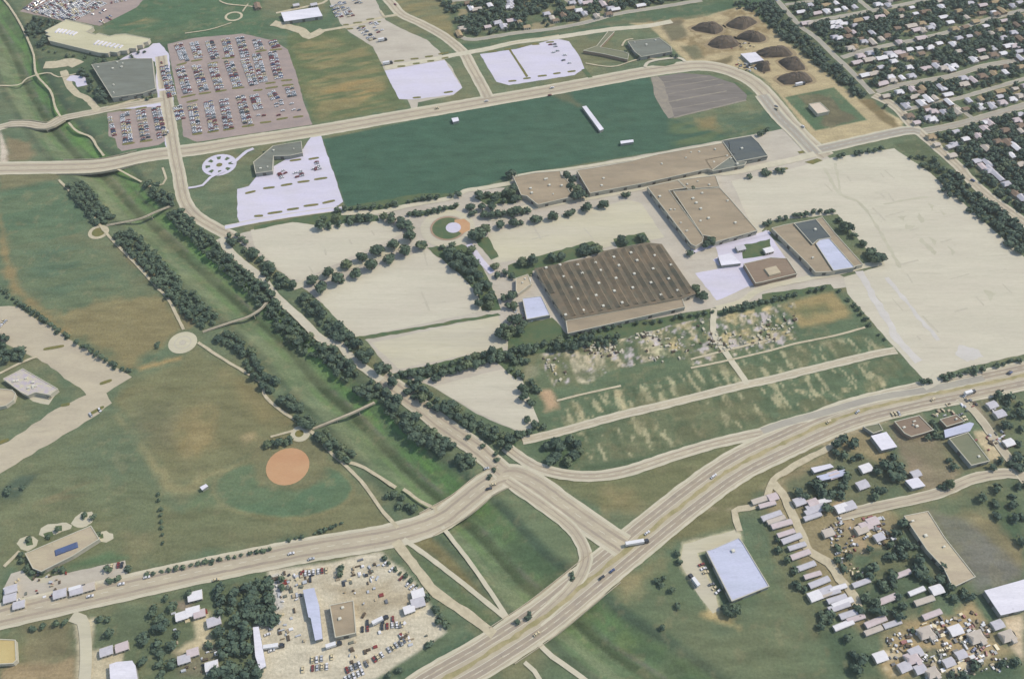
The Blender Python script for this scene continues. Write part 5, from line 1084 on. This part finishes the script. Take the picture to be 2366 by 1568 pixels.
houses('L 0,1470 50,1515 Q 180,150 220,232 350,425 460,610 850,1000 130,110 570,790', 'P', 'in the left-hand file of the trailer park', GM, 2, 0, 'trailer home', 'trailer_home')
houses('L 540,1490 480,1530 Q 480,25 460,80 900,680 1400,755 1180,1050 740,1060', 'W', 'in the middle of the trailer park', GM, 2, 0, 'trailer home', 'trailer_home')
houses('Q 1030,1030 1470,840 1010,1110 1130,830 1270,600 1540,965 960,150', 'P', 'in the middle of the trailer park', GM, 2, 0, 'trailer home', 'trailer_home')
GS = 'scattered small houses of the lower right blocks'
houses('L 790,1530 910,1340 1390,1240 940,1190 340,1490 720,1550 Q 1060,270 1580,745 480,800', 'W', 'under the trees near the trailer park', GS, 3); houses('L 460,1500 100,1450 650,1250 Q 900,200 940,170 1000,130 600,230', 'P', 'under the trees near the trailer park', GS, 3); houses('L 2080,620 2150,700 2230,960', 'W', 'right of the sage-roofed hall', GS, 3)
houses('Q 1290,1440 1430,1460 1390,1310 1750,1110 1070,1350 1800,1330 1690,1400 2130,1060', 'W', 'in the cluttered yard at the bottom right', GS, 3); houses('Q 1360,1360 1480,1130 1940,1170 2220,1160 1540,1490', 'P', 'in the cluttered yard at the bottom right', GS, 0)
GW = 'small buildings of the lower left blocks'
houses('M 540,780 690,750 960,1300 1640,980 1740,940 1760,800 1930,1030 100,740 90,820 1660,1370 1910,1430 170,880', 'W', 'beside the lower arterial road at the bottom left', GW, 3)
houses('M 800,720 1100,1260 1800,960 1740,1310', 'P', 'beside the lower arterial road at the bottom left', GW, 3)
houses('N 1400,920 1480,860 1480,780', 'W', 'at the right rim of the repair yard', GW, 3)
houses('G 2100,720 H 60,740', 'W', 'beside the lawn of the pale loading yard', GW, 3)
houses('B 380,45 540,40', 'W', 'above the bright white-roofed shed', GW, 3)

# ---------------- canopy of the wooded blocks ----------------
RD_ = [(smooth(W(s), 4), w_ / 2 + 3.2) for s, w_ in STREETS] + [(smooth(W('D 1000,850 1150,930 1250,1010 1350,1130 1450,1220 1600,1350 1800,1530 H 1850,80 2050,260 2366,490 2600,690'), 4), 8)]
RPn = np.array([p for r_, w_ in RD_ for p in r_]); RPw = np.array([w_ for r_, w_ in RD_ for p in r_])
HN = np.array(HOUSES)
def open_spot(q):
    if (np.hypot(RPn[:, 0] - q[0], RPn[:, 1] - q[1]) < RPw + q[2] * .4).any(): return False
    d = np.hypot(HN[:, 0] - q[0], HN[:, 1] - q[1]); 
    return not ((d < 4.0 + q[2] * .42).any() or ((HN[:, 0] > q[0]) & (abs(HN[:, 0] - q[0]) < 7) & (HN[:, 1] > q[1]) & (HN[:, 1] - q[1] < 12)).any())
def wood(name, s, gap, r, m, label, keep=1.0, clump=.0):
    it = fill(s, gap, r, 0, '', '', .3, True); it = [t for t in it if random.random() < keep and open_spot(t) and (clump == 0 or fbm(np.array([t[0]]), np.array([t[1]]), 30, 71, 3)[0] > clump)]
    mass(name, it, m, label)
NB = 'D 130,-60 1200,-60 2500,-60 2600,1700 H 2600,800 2250,480 2000,280 1850,110 D 1780,1490 1500,1260 1320,1080 1120,950 830,640 520,360 300,160'
wood('neighbourhood_canopy', NB, 6.4, 4.5, F3, 'dark crowns packed between the houses of the right-hand neighbourhood', .98, .24)
wood('neighbourhood_canopy', NB, 17, 4.4, F2, 'lighter olive crowns scattered among the houses of the right-hand neighbourhood', .6)
wood('woods', 'B 1660,-60 2366,-60 C 900,-60 1800,-60 1690,-10 1250,60 700,180 0,300 B 2366,280 1980,330 1850,250 1740,100', 7.2, 4.6, F3, 'dark crowns among the houses at the top centre', .97, .32)
wood('woods', 'D 0,10 110,0 230,130 420,330 620,510 780,660 960,850 900,890 780,800 690,700 480,560 320,410 200,330 60,180 0,120', 7.2, 4.6, F3, 'dense tree belt between the sand yard and the diagonal street', .95)
wood('woods', 'C 2366,0 2200,0 2000,20 2120,60 2230,90 2366,230', 8, 4.4, F3, 'dark trees above the sand yard')
wood('woods', 'H 1545,60 1700,10 1830,90 2060,290 2380,560 2380,800 2230,700 2200,650 2110,590 2140,560 2030,480 1900,410 1850,350 1880,320 1700,240 1620,170', 7.6, 4.8, F3, 'dense tree belt along the right edge of the huge pale lot', .97)
wood('woods', 'D 1180,1300 1260,1290 1340,1370 1530,1410 1640,1500 1700,1553 1500,1553 1400,1440 1260,1400', 8, 4.2, F1, 'trees at the upper right corner of the huge pale lot', .6)
wood('woods', 'M 1900,730 2260,650 2500,650 2540,900 2500,1010 2330,1060 2260,1200 2366,1400 2400,1600 2000,1600 1980,1240 1930,1000', 7.8, 5.0, F3, 'dark wood left of the repair yard', .97)
wood('woods', 'M 1250,1100 1500,1010 1700,1000 1560,1200 1560,1380 1590,1600 1270,1600 1240,1440', 8.4, 4.8, F3, 'dark wood between the bright shed and the bottom yard', .9)
wood('woods', 'M 1100,1090 1400,900 1700,850 1640,950 1300,1040', 10, 3.8, F1, 'loose trees below the lower arterial road', .5)
wood('woods', 'I -100,-60 20,0 110,60 200,110 300,190 220,220 120,250 -100,140', 6.4, 3.8, F3, 'trees at the left edge of the left car park', .97)
wood('woods', 'I -40,1440 60,1330 180,1270 330,1250 250,1330 160,1440 0,1500', 8, 3.6, F3, 'dark thicket in the grass at the left edge', .9)
wood('woods', 'A 320,130 560,210 410,290 390,420 340,430 230,270', 8, 4.2, F3, 'dark trees left of the stepped hall', .9)
wood('woods', 'A 660,640 780,620 980,900 900,930 800,780 720,700', 7.2, 4.2, F3, 'dark trees left of the large grey block', .95)
wood('woods', 'A 380,430 880,520 1060,560 830,590 660,520 560,510 400,450', 8, 3.2, F1, 'small trees below the stepped hall', .5)
wood('woods', 'L 650,900 870,850 900,1080 800,1130 640,1070', 8, 4.4, F3, 'trees left of the brilliant white shed', .95)
wood('woods', 'L 1010,1120 1260,1080 1290,1250 1180,1300 1020,1250', 8, 4.6, F3, 'trees below the brilliant white shed', .9)
wood('woods', 'L 200,1420 400,1330 720,1290 750,1360 500,1460 250,1490', 8, 4.6, F3, 'trees in the block right of the trailer park road', .95)
wood('woods', 'L 780,1160 900,1100 1000,1290 1230,1420 1100,1500 830,1440 720,1320', 9.5, 4.2, F1, 'loose trees among the small houses of the lower right', .6)
wood('woods', 'L 560,1420 800,1380 880,1500 620,1540', 8, 4.2, F3, 'trees above the small white houses of the lower right', .8)
wood('woods', 'L 1960,580 2200,490 2366,560 2366,1250 2300,1100 2250,960 2180,900 2140,760 2060,680', 8, 4.4, F3, 'trees around the houses right of the forecourt', .8)
wood('woods', 'L 1980,1360 2250,1290 2366,1420 2366,1600 1800,1600 1900,1470', 12, 4.2, F1, 'loose trees below the lower shop street', .35)
wood('woods', 'Q 1090,130 1250,60 1420,380 1640,800 1560,760 1300,560 1150,260', 8.4, 4.6, F3, 'trees along the left side of the long cream-roofed hall', .85)
wood('woods', 'Q 860,900 980,840 1250,840 1400,900 1330,980 1120,1000 950,1000', 7.6, 4.8, F3, 'dark trees in the middle of the trailer park', .97)
wood('woods', 'Q 1120,620 1300,640 1330,780 1180,800 1090,720', 8, 4.4, F3, 'trees above the wide white trailer', .9)
wood('woods', 'Q 1350,560 1620,600 1700,760 1560,700 1400,640', 8, 4.2, F3, 'trees right of the wide white trailer', .8)
wood('woods', 'Q 0,0 90,30 150,180 330,560 460,760 560,900 680,1140 640,1230 540,1160 430,900 290,640 120,330 0,150', 7.2, 3.6, F1, 'trees along the left side of the trailer park', .8)
wood('woods', 'Q 740,1140 860,1170 1000,1400 1100,1600 850,1600 800,1300', 8.4, 4.6, F3, 'dark trees left of the cluttered yard', .85)
wood('woods', 'Q 560,250 760,300 900,520 820,560 680,480', 10, 3.0, F1, 'bushes in the trailer park block', .7)
wood('woods', 'Q 900,310 1200,330 1240,400 960,440', 8, 4, F1, 'trees above the green strip of the trailer park', .8)
wood('woods', 'Q 1560,1500 1900,1440 2366,1360 2366,1420 1900,1540 1600,1600', 8, 4.0, F3, 'trees along the bottom edge at the right', .8)
wood('woods', 'Q 2100,30 2366,-40 2366,330 2250,260', 9, 4.4, F3, 'trees at the right edge above the white-roofed shed', .6)
wood('woods', 'N 1100,1600 1300,1400 1500,1300 1620,1200 1600,1280 1350,1440 1200,1600', 7, 3.2, F3, 'thicket along the lower edge of the repair yard', .8)
wood('woods', 'O 0,1100 240,900 420,760 600,540 620,600 500,740 340,880 0,1160', 5, 2.6, F3, 'bushes at the foot of the highway embankment', .9)
wood('woods', 'E 1300,110 1400,120 1600,300 1540,330 1400,300', 7, 4, F3, 'trees right of the channel below the boulevard', .7)

wood('woods', 'L 400,1330 900,1100 1000,1290 1230,1420 1000,1553 800,1400', 8.6, 4.2, F3, 'trees in the block below the white office strip', .6)
wood('woods', 'Q 760,380 1100,400 1400,420 1300,580 1000,600 850,560', 8, 4.0, F3, 'trees on the green strip of the trailer park', .55)
wood('woods', 'Q 20,60 150,130 420,640 700,1000 640,1100 520,1000 300,640 100,250', 6.5, 3.4, F1, 'hedge of trees behind the trailer homes', .8)
wood('woods', 'Q 860,560 1100,440 1500,560 1600,760 1300,900 900,880', 8.4, 4.2, F1, 'trees between the inner trailer homes', .6)
wood('woods', 'L 1960,1150 2366,1000 2366,1200 2200,1200', 8, 4.2, F3, 'trees near the bend of the lower shop street', .6)
wood('woods', 'L 2200,1300 2366,1280 2500,1500 2366,1600 2100,1500', 9, 4.2, F3, 'trees below the bend of the lower shop street', .7)
wood('woods', 'M 1600,900 1850,840 1900,950 1960,1250 1990,1600 1900,1600 1850,1280 1800,1000', 8, 4.6, F3, 'dark trees between the bottom left yard and the wood', .55)
wood('woods', 'M 850,1030 1100,980 1100,1250 900,1280', 9, 3.6, F1, 'loose trees right of the pale drive at the bottom left', .45)
wood('woods', 'Q 600,430 760,520 860,640 1060,620 1080,760 960,860 880,760', 8, 4.0, F1, 'trees in the inner blocks of the trailer park', .55)
wood('woods', 'L 330,1360 640,1330 760,1450 900,1560 300,1560', 8, 4.2, F3, 'trees above the trailer files', .6)
wood('woods', 'L 1540,960 1700,980 1830,1200 1760,1250 1600,1100', 9, 3.4, F1, 'bushes left of the sage-roofed hall', .35)
wood('woods', 'Q 1540,500 1900,640 1960,760 1860,900 1680,820', 8, 3.8, F3, 'trees below the long cream-roofed hall', .7)
wood('woods', 'Q 1040,1100 1500,1040 1560,1100 1100,1180', 7, 3.6, F3, 'trees along the top of the bare yard', .7)
wood('woods', 'N -40,600 130,640 200,900 140,1060 -40,1100', 8, 4.8, F3, 'wood against the left fence of the repair yard', .9)
# ---------------- vehicles ----------------
PAINTS = [mat('paint_' + n, c, None, .5, .2, .04, rough=.35, spec=.5) for n, c in (('white', (236, 234, 240)), ('silver', (196, 198, 206)), ('grey', (120, 122, 128)), ('dark', (58, 62, 70)), ('maroon', (140, 60, 56)), ('blue', (78, 92, 136)), ('cream', (222, 206, 170)))]
PN = ('white', 'silver', 'grey', 'dark', 'maroon', 'blue', 'cream'); M_tyre = mat('tyre', (44, 44, 44), None, .5, .2, .05)
def car_mb():
    m_ = MB(); m_.box((0, 0, .62), (4.5, 1.8, .62), 0, 0, .95)
    m_.add([(-1.7, -.85, .93), (1.0, -.85, .93), (1.0, .85, .93), (-1.7, .85, .93), (-1.25, -.68, 1.42), (.35, -.68, 1.42), (.35, .68, 1.42), (-1.25, .68, 1.42)], [(0, 1, 5, 4), (1, 2, 6, 5), (2, 3, 7, 6), (3, 0, 4, 7)], 1)
    m_.add([(-1.25, -.68, 1.425), (.35, -.68, 1.425), (.35, .68, 1.425), (-1.25, .68, 1.425)], [(0, 1, 2, 3)], 0)
    for x in (-1.4, 1.4):
        for y in (-.9, .9): m_.cyl((x, y - .1, .33), (x, y + .1, .33), .33, .33, 8, 2)
    return m_
CB = car_mb(); CARM = [CB.me('car', [p_, M_glass, M_tyre]) for p_ in PAINTS]
CARS = []
WTS = (34, 16, 7, 9, 17, 4, 16)
def carrow(s, occ, where, group, gap=2.5, dual=True, ang=None, off=2.75):
    occ = min(.97, occ * 1.12) if occ > .6 else occ; a, b_ = W(s); L_ = math.dist(a, b_); ux, uy = (b_[0] - a[0]) / L_, (b_[1] - a[1]) / L_; n = int(L_ / gap)
    for i in range(n):
        for sd_ in ((-1, 1) if dual else (0,)):
            if random.random() > occ: continue
            t = (i + .5) * gap; x = a[0] + ux * t - uy * sd_ * off; y = a[1] + uy * t + ux * sd_ * off
            CARS.append((x + random.uniform(-.25, .25), y + random.uniform(-.2, .2), math.atan2(ux, -uy) + (math.pi if random.random() < .4 else 0) + random.uniform(-.03, .03), random.choices(range(7), WTS)[0], where, group))
def ctr(s, occ, where, gp, **k):
    for q in s.split('|'): carrow(q, occ, where, gp, **k)
GC = 'cars in the crowded upper left car park'
ctr('A 1480,600 1555,880|A 1610,400 1675,560|A 1750,385 1800,535|A 1890,375 1950,540|A 2035,355 2080,520|A 2165,340 2220,530', .8, 'in the top rows of the crowded upper left car park', GC)
ctr('A 1625,610 1700,850|A 1770,590 1850,835|A 1915,580 1990,820|A 2060,545 2150,790|A 2210,540 2300,780|B 20,490 90,745|B 165,470 230,720|B 20,360 60,460|B 165,370 210,440', .82, 'in the middle rows of the crowded upper left car park', GC)
ctr('A 1600,960 1640,1090|A 1735,950 1785,1205|A 1880,920 1935,1185|A 2020,900 2070,1170|A 2170,870 2245,1140|B 0,860 50,1000|B 150,830 200,900|B 320,790 350,880', .82, 'in the lower rows of the crowded upper left car park', GC)
ctr('B 50,1000 80,1090|B 220,910 250,1050|B 360,930 400,1030', .28, 'in the emptier lower right corner of the crowded car park', GC)
G2 = 'cars in the small car park left of the side road'
ctr('A 990,1060 1040,1240', .75, 'in the first single row of the small upper left car park', G2, dual=False, gap=2.9); ctr('A 1125,1020 1160,1300', .8, 'in the second row of the small upper left car park', G2); ctr('A 1270,1000 1320,1275', .8, 'in the third row of the small upper left car park', G2); ctr('A 1410,970 1470,1250', .75, 'in the last row of the small upper left car park', G2)
G3 = 'cars in the car park at the top left'
ctr('A 230,90 450,-30|A 300,115 560,-20|A 365,130 660,-20|A 430,150 740,-10|A 500,165 830,-5|A 570,180 910,10|A 640,185 960,20', .85, 'in the car park cut off by the top edge', G3); ctr('A 830,150 900,110|A 940,110 1010,70|A 900,215 1060,130|A 1000,20 1280,-30', .5, 'beside the loop road of the top left car park', G3)
G4 = 'cars in the pale upper car park'
ctr('B 790,20 880,160|B 920,0 960,50|B 960,250 1080,370|B 720,50 780,170', .6, 'in the pale car park above the white one', G4); ctr('B 1070,200 1150,300', .35, 'in the pale car park above the white one', G4)
ctr('C 400,400 470,560|C 480,480 560,610', .35, 'in the white car park right of the side road', 'cars in the white car park')
ctr('F 240,30 300,110|F 380,10 420,90|F 530,10 570,50|B 540,1465 580,1553', .5, 'on the white paved lot by the L-shaped roof', 'cars by the L-shaped roof')
G5 = 'vehicles in the crowded repair yard'
ctr('N 410,610 710,565', .8, 'in the row along the top fence of the repair yard', G5, dual=False, gap=3.0); ctr('N 960,1110 1380,1050', .6, 'in the row below the tan workshop of the repair yard', G5, dual=False, gap=3.4)
ctr('N 1000,1430 1400,1180', .85, 'in the long slanting row of the repair yard', G5, dual=False, gap=2.9); ctr('N 800,1530 1000,1440', .85, 'in the long slanting row of the repair yard', G5, gap=2.9)
ctr('N 1170,500 1500,790', .55, 'along the upper right fence of the repair yard', G5, dual=False, gap=3.4); ctr('N 120,1130 180,1380', .6, 'beside the narrow lean-to of the repair yard', G5, dual=False, gap=4); ctr('N 420,1400 740,1350|N 420,1470 740,1430', .55, 'in the loose cluster at the bottom of the repair yard', G5, dual=False, gap=3.2)
ctr('N 1000,1050 1350,1000', .5, 'in the row below the tan workshop of the repair yard', G5, dual=False, gap=3.6)
ctr('M 960,545 1140,520|M 500,800 560,790', .35, 'on the lot below the cream-roofed leisure hall', 'cars by the leisure hall', dual=False)
ctr('M 60,720 90,860|M 150,840 220,900', .7, 'at the left end of the leisure hall lot', 'cars by the leisure hall', dual=False, gap=3.2)
ctr('I 810,720 940,650', .6, 'at the junction of the left car park', 'cars in the left car park', dual=False); ctr('E 0,1400 60,1420', .8, 'in the upper left corner of the left car park', 'cars in the left car park')
ctr('O 1720,470 1850,720|O 1850,720 1930,800', .6, 'in the shade left of the pale blue-roofed warehouse', 'vehicles by the warehouse', dual=False, gap=3.2)
ctr('Q 530,200 680,380|Q 640,360 780,560|Q 850,180 960,300', .4, 'in the trailer park block', 'cars in the trailer park', dual=False, gap=4); ctr('Q 1830,1180 2000,1330|Q 1350,1300 1500,1420|Q 1580,1180 1700,1400', .5, 'in the cluttered yard at the bottom right', 'cars in the cluttered yard', dual=True, gap=3.4)
ctr('L 1130,720 1260,700|L 1780,700 1860,790|L 2050,640 2140,700', .6, 'in front of the shops on the highway frontage', 'cars by the shops', dual=False, gap=3); ctr('L 1740,850 1880,820', .5, 'on the forecourt of the small brown shop', 'cars by the shops', dual=False)
ctr('I 120,380 480,560', .3, 'beside the speckled roof at the left edge', 'cars at the left edge', dual=False)
for s in ('Z 1650,1100 1|Z 1495,1232 1|Z 1130,1130 0|Z 720,1292 0|Z 1270,222 0|Z 1010,252 0|D 130,965 2|D 130,990 2|D 130,8 2|B 1275,45 2|A 1460,570 2|A 1520,1195 2|L 2240,340 1|L 1540,578 1|L 860,690 1|L 600,780 1|L 1830,545 1|Z 2330,862 1|K 1850,1275 1|M 1330,640 0|M 1100,700 0|M 820,810 0|N 340,425 0|Z 500,1340 0|Z 1390,1335 1|Z 1240,1465 1|C 400,800 0|B 2100,920 0|H 1900,120 3|Z 1140,1120 0|D 370,1150 2|J 2100,1200 0|O 940,580 1').split('|'):
    p_ = s.split(); q = W(' '.join(p_[:2]))[0]; an_ = (ANG * .9, R(38), R(120), R(-42))[int(p_[2])]
    CARS.append((q[0], q[1], an_, random.choices(range(7), WTS)[0], 'driving on the road', 'cars on the roads'))
CARS.sort(key=lambda c: math.sqrt(c[0] ** 2 + c[1] ** 2))
for c in CARS[:298]:
    on = c[5] == 'cars on the roads'
    o = obj('car' if on else 'parked_car', CARM[c[3]], None, (c[0], c[1], .75 if on else .22), c[2]); k = random.uniform(.95, 1.12); o.scale = (k, 1, k)
    tag(o, f'{PN[c[3]]} car {c[4]}', 'car', c[5])
# heaped odds and ends in the yards: scrap, crates, sheeting, too mixed to count
random.seed(77)
def clutter(s, cnt, label, mats, lo=.8, hi=4.5):
    pg = W(s); X = [q[0] for q in pg]; Y = [q[1] for q in pg]; mb = MB(); k = 0
    cs = [(random.uniform(min(X), max(X)), random.uniform(min(Y), max(Y))) for _ in range(max(3, cnt // 14))]
    while k < cnt:
        c_ = random.choice(cs); q = (random.gauss(c_[0], 7), random.gauss(c_[1], 5)); k += 1
        if not inside(q, pg): continue
        a_ = random.uniform(lo, hi); mb.box((q[0], q[1], .5), (a_, random.uniform(lo, hi * .6), random.uniform(.5, 2.2)), ANG + random.choice((0, 0, 1.57, random.uniform(0, 3))), random.randrange(len(mats)), random.uniform(.6, 1))
    o = obj('yard_clutter', mb.me('yard_clutter', mats)); tag(o, label, 'clutter', kind='stuff')
CM_ = [PAINTS[0], PAINTS[1], PAINTS[6], PAINTS[3], M_heap, RT, RG, PAINTS[2], RP, PAINTS[1], M_heap, PAINTS[4]]
clutter('N 150,620 1120,440 1250,500 1500,780 1580,900 1700,1120 1150,1500 100,1553 20,1150 230,930', 170, 'scrap, crates and oddments strewn over the repair yard', CM_)
clutter('Q 1080,1180 1450,1060 1900,900 2250,1300 2200,1500 1200,1553', 330, 'scrap and sheeting strewn over the bare yard at the bottom right', CM_)
clutter('Q 480,100 760,60 900,300 960,520 860,700 700,480', 150, 'scrap and sheds between the files of trailer homes', CM_, .8, 3.5)
clutter('Q 780,100 1090,80 1250,400 950,440', 90, 'oddments under the trees of the trailer park', CM_)
clutter('M 1560,930 1930,930 1980,1500 1600,1500', 90, 'oddments in the yard left of the dark wood', CM_)
clutter('L 1150,700 1900,560 2300,1000 2200,1250 1900,1150', 90, 'oddments around the highway shops', CM_)
clutter('C 1560,180 2300,80 2366,500 D 600,760 100,800 C 2200,650 1660,540', 70, 'plant and pipes lying in the sand yard', CM_)
clutter('K 300,160 1000,30 G 1640,1350 H 0,1290 300,1170 350,1553 K 2366,60 1640,250 760,420 420,460', 260, 'broken slabs and rubble of the derelict plots', [M_pale, M_pale2, M_side, M_heap], .8, 4)
clutter('M 40,640 230,600 1170,500 1180,680 230,870 40,880', 40, 'oddments on the leisure hall lot', CM_, .8, 3)
clutter('F 2200,950 G 240,960 400,1380 100,1440', 60, 'crates in the yard left of the ridged factory', CM_, .8, 3)
V = []; FC = []; MI = []; n = 0
cv = np.array(CB.v)
for c in CARS[298:]:
    co, si = math.cos(c[2]), math.sin(c[2])
    v = np.stack([(cv[:, 0] * co - cv[:, 1] * si) * 1.08 + c[0], (cv[:, 0] * si + cv[:, 1] * co) * 1.08 + c[1], cv[:, 2] + .06], 1); V.append(v)
    FC += [tuple(i + n for i in q) for q in CB.f]; MI += [c[3] if m_ == 0 else 6 + m_ for m_ in CB.m]; n += len(cv)
o = obj('parked_cars', mesh('parked_cars', np.concatenate(V).tolist(), FC, PAINTS + [M_glass, M_tyre], MI)); tag(o, 'hundreds of far cars filling the rows of the upper car parks', 'cars', kind='stuff')
# articulated truck on the highway, box trailers and lorries in the yards
def truck(s, rz, label, L_=12.5, z=.22, cat='truck'):
    x, y = W(s)[0]; root = empty('truck', (x, y, z), rz); tag(root, label, cat)
    mb = MB(); mb.box((0, 0, 2.45), (L_, 2.6, 2.9), 0); obj('trailer', mb.me('trailer', PAINTS[0]), root)
    mb = MB(); mb.box((L_ / 2 + 1.9, 0, 1.9), (2.6, 2.5, 2.6), 0, 0, .92); mb.box((L_ / 2 + 3.5, 0, 1.2), (1.0, 2.3, 1.3), 0); obj('cab', mb.me('cab', PAINTS[3]), root)
    mb = MB(); mb.box((L_ / 2 + 3.0, 0, 2.4), (.5, 2.2, .9), 0); obj('windscreen', mb.me('windscreen', M_glass), root)
    for wx in (-L_ / 2 + 1.2, -L_ / 2 + 2.5, L_ / 2 - .6, L_ / 2 + 2.9):
        for wy in (-1.1, 1.1): mb = MB(); mb.cyl((wx, wy - .18, .5), (wx, wy + .18, .5), .5, .5, 10); obj('wheel', mb.me('wheel', M_tyre), root)
truck('O 1140,338', ANG + R(-8), 'long white lorry crossing the highway junction', 14, .8)
truck('N 1120,1040', ANG + R(10), 'white box lorry below the tan workshop', 8)
truck('N 700,1260', ANG, 'white box lorry at the lower left of the tan workshop', 7)
truck('N 160,1270', ANG + R(-10), 'white box lorry parked beside the narrow lean-to', 10)
truck('O 1690,690', R(120), 'white box lorry left of the pale blue-roofed warehouse', 7)
truck('L 1850,530', ANG, 'white box lorry on the highway frontage near the shops', 7, .8)
truck('M 690,750', ANG, 'white box lorry beside the lower arterial road at the left', 8)
truck('B 1150,375', ANG, 'white box lorry in the pale upper car park', 7)
truck('B 1195,585', ANG, 'white box lorry at the top left corner of the white car park', 8)
truck('D 330,775', ANG, 'white box lorry below the lowest dark heap', 9)

# ---------------- labels: where things share one, say which one it is, counted across the photo ----------------
def ordi(n): return str(n) + ('th' if 10 <= n % 100 <= 20 else {1: 'st', 2: 'nd', 3: 'rd'}.get(n % 10, 'th'))
by = {}
for o in COL.objects:
    if o.parent is None and 'label' in o and 'kind' not in o: by.setdefault(o['label'], []).append(o)
for lb, os_ in by.items():
    if len(os_) < 2: continue
    def sx(o):
        x, y, z = o.location; dz = y * math.cos(PITCH) - (z - H) * math.sin(PITCH); return x / dz
    os_.sort(key=sx)
    for i, o in enumerate(os_):
        o['label'] = lb + ', ' + (ordi(i + 1) + ' from left' if i < len(os_) - 1 else 'rightmost of these')
        if len(o['label'].split()) > 16: print('LONG', o['label'])

# ---------------- thin summer haze ----------------
mb = MB(); mb.box((0, 550, 307), (2600, 2400, 630), 0); hz = obj('haze', mb.me('haze', []))
hm = bpy.data.materials.new('haze'); hm.use_nodes = True; nt = hm.node_tree; nt.nodes.clear()
vo = nt.nodes.new('ShaderNodeVolumePrincipled'); vo.inputs['Color'].default_value = (.92, .90, .84, 1); vo.inputs['Density'].default_value = .00006; vo.inputs['Anisotropy'].default_value = .1
om = nt.nodes.new('ShaderNodeOutputMaterial'); nt.links.new(vo.outputs[0], om.inputs['Volume']); hz.data.materials.append(hm); tag(hz, 'thin pale summer haze over the whole scene', 'haze', kind='stuff')
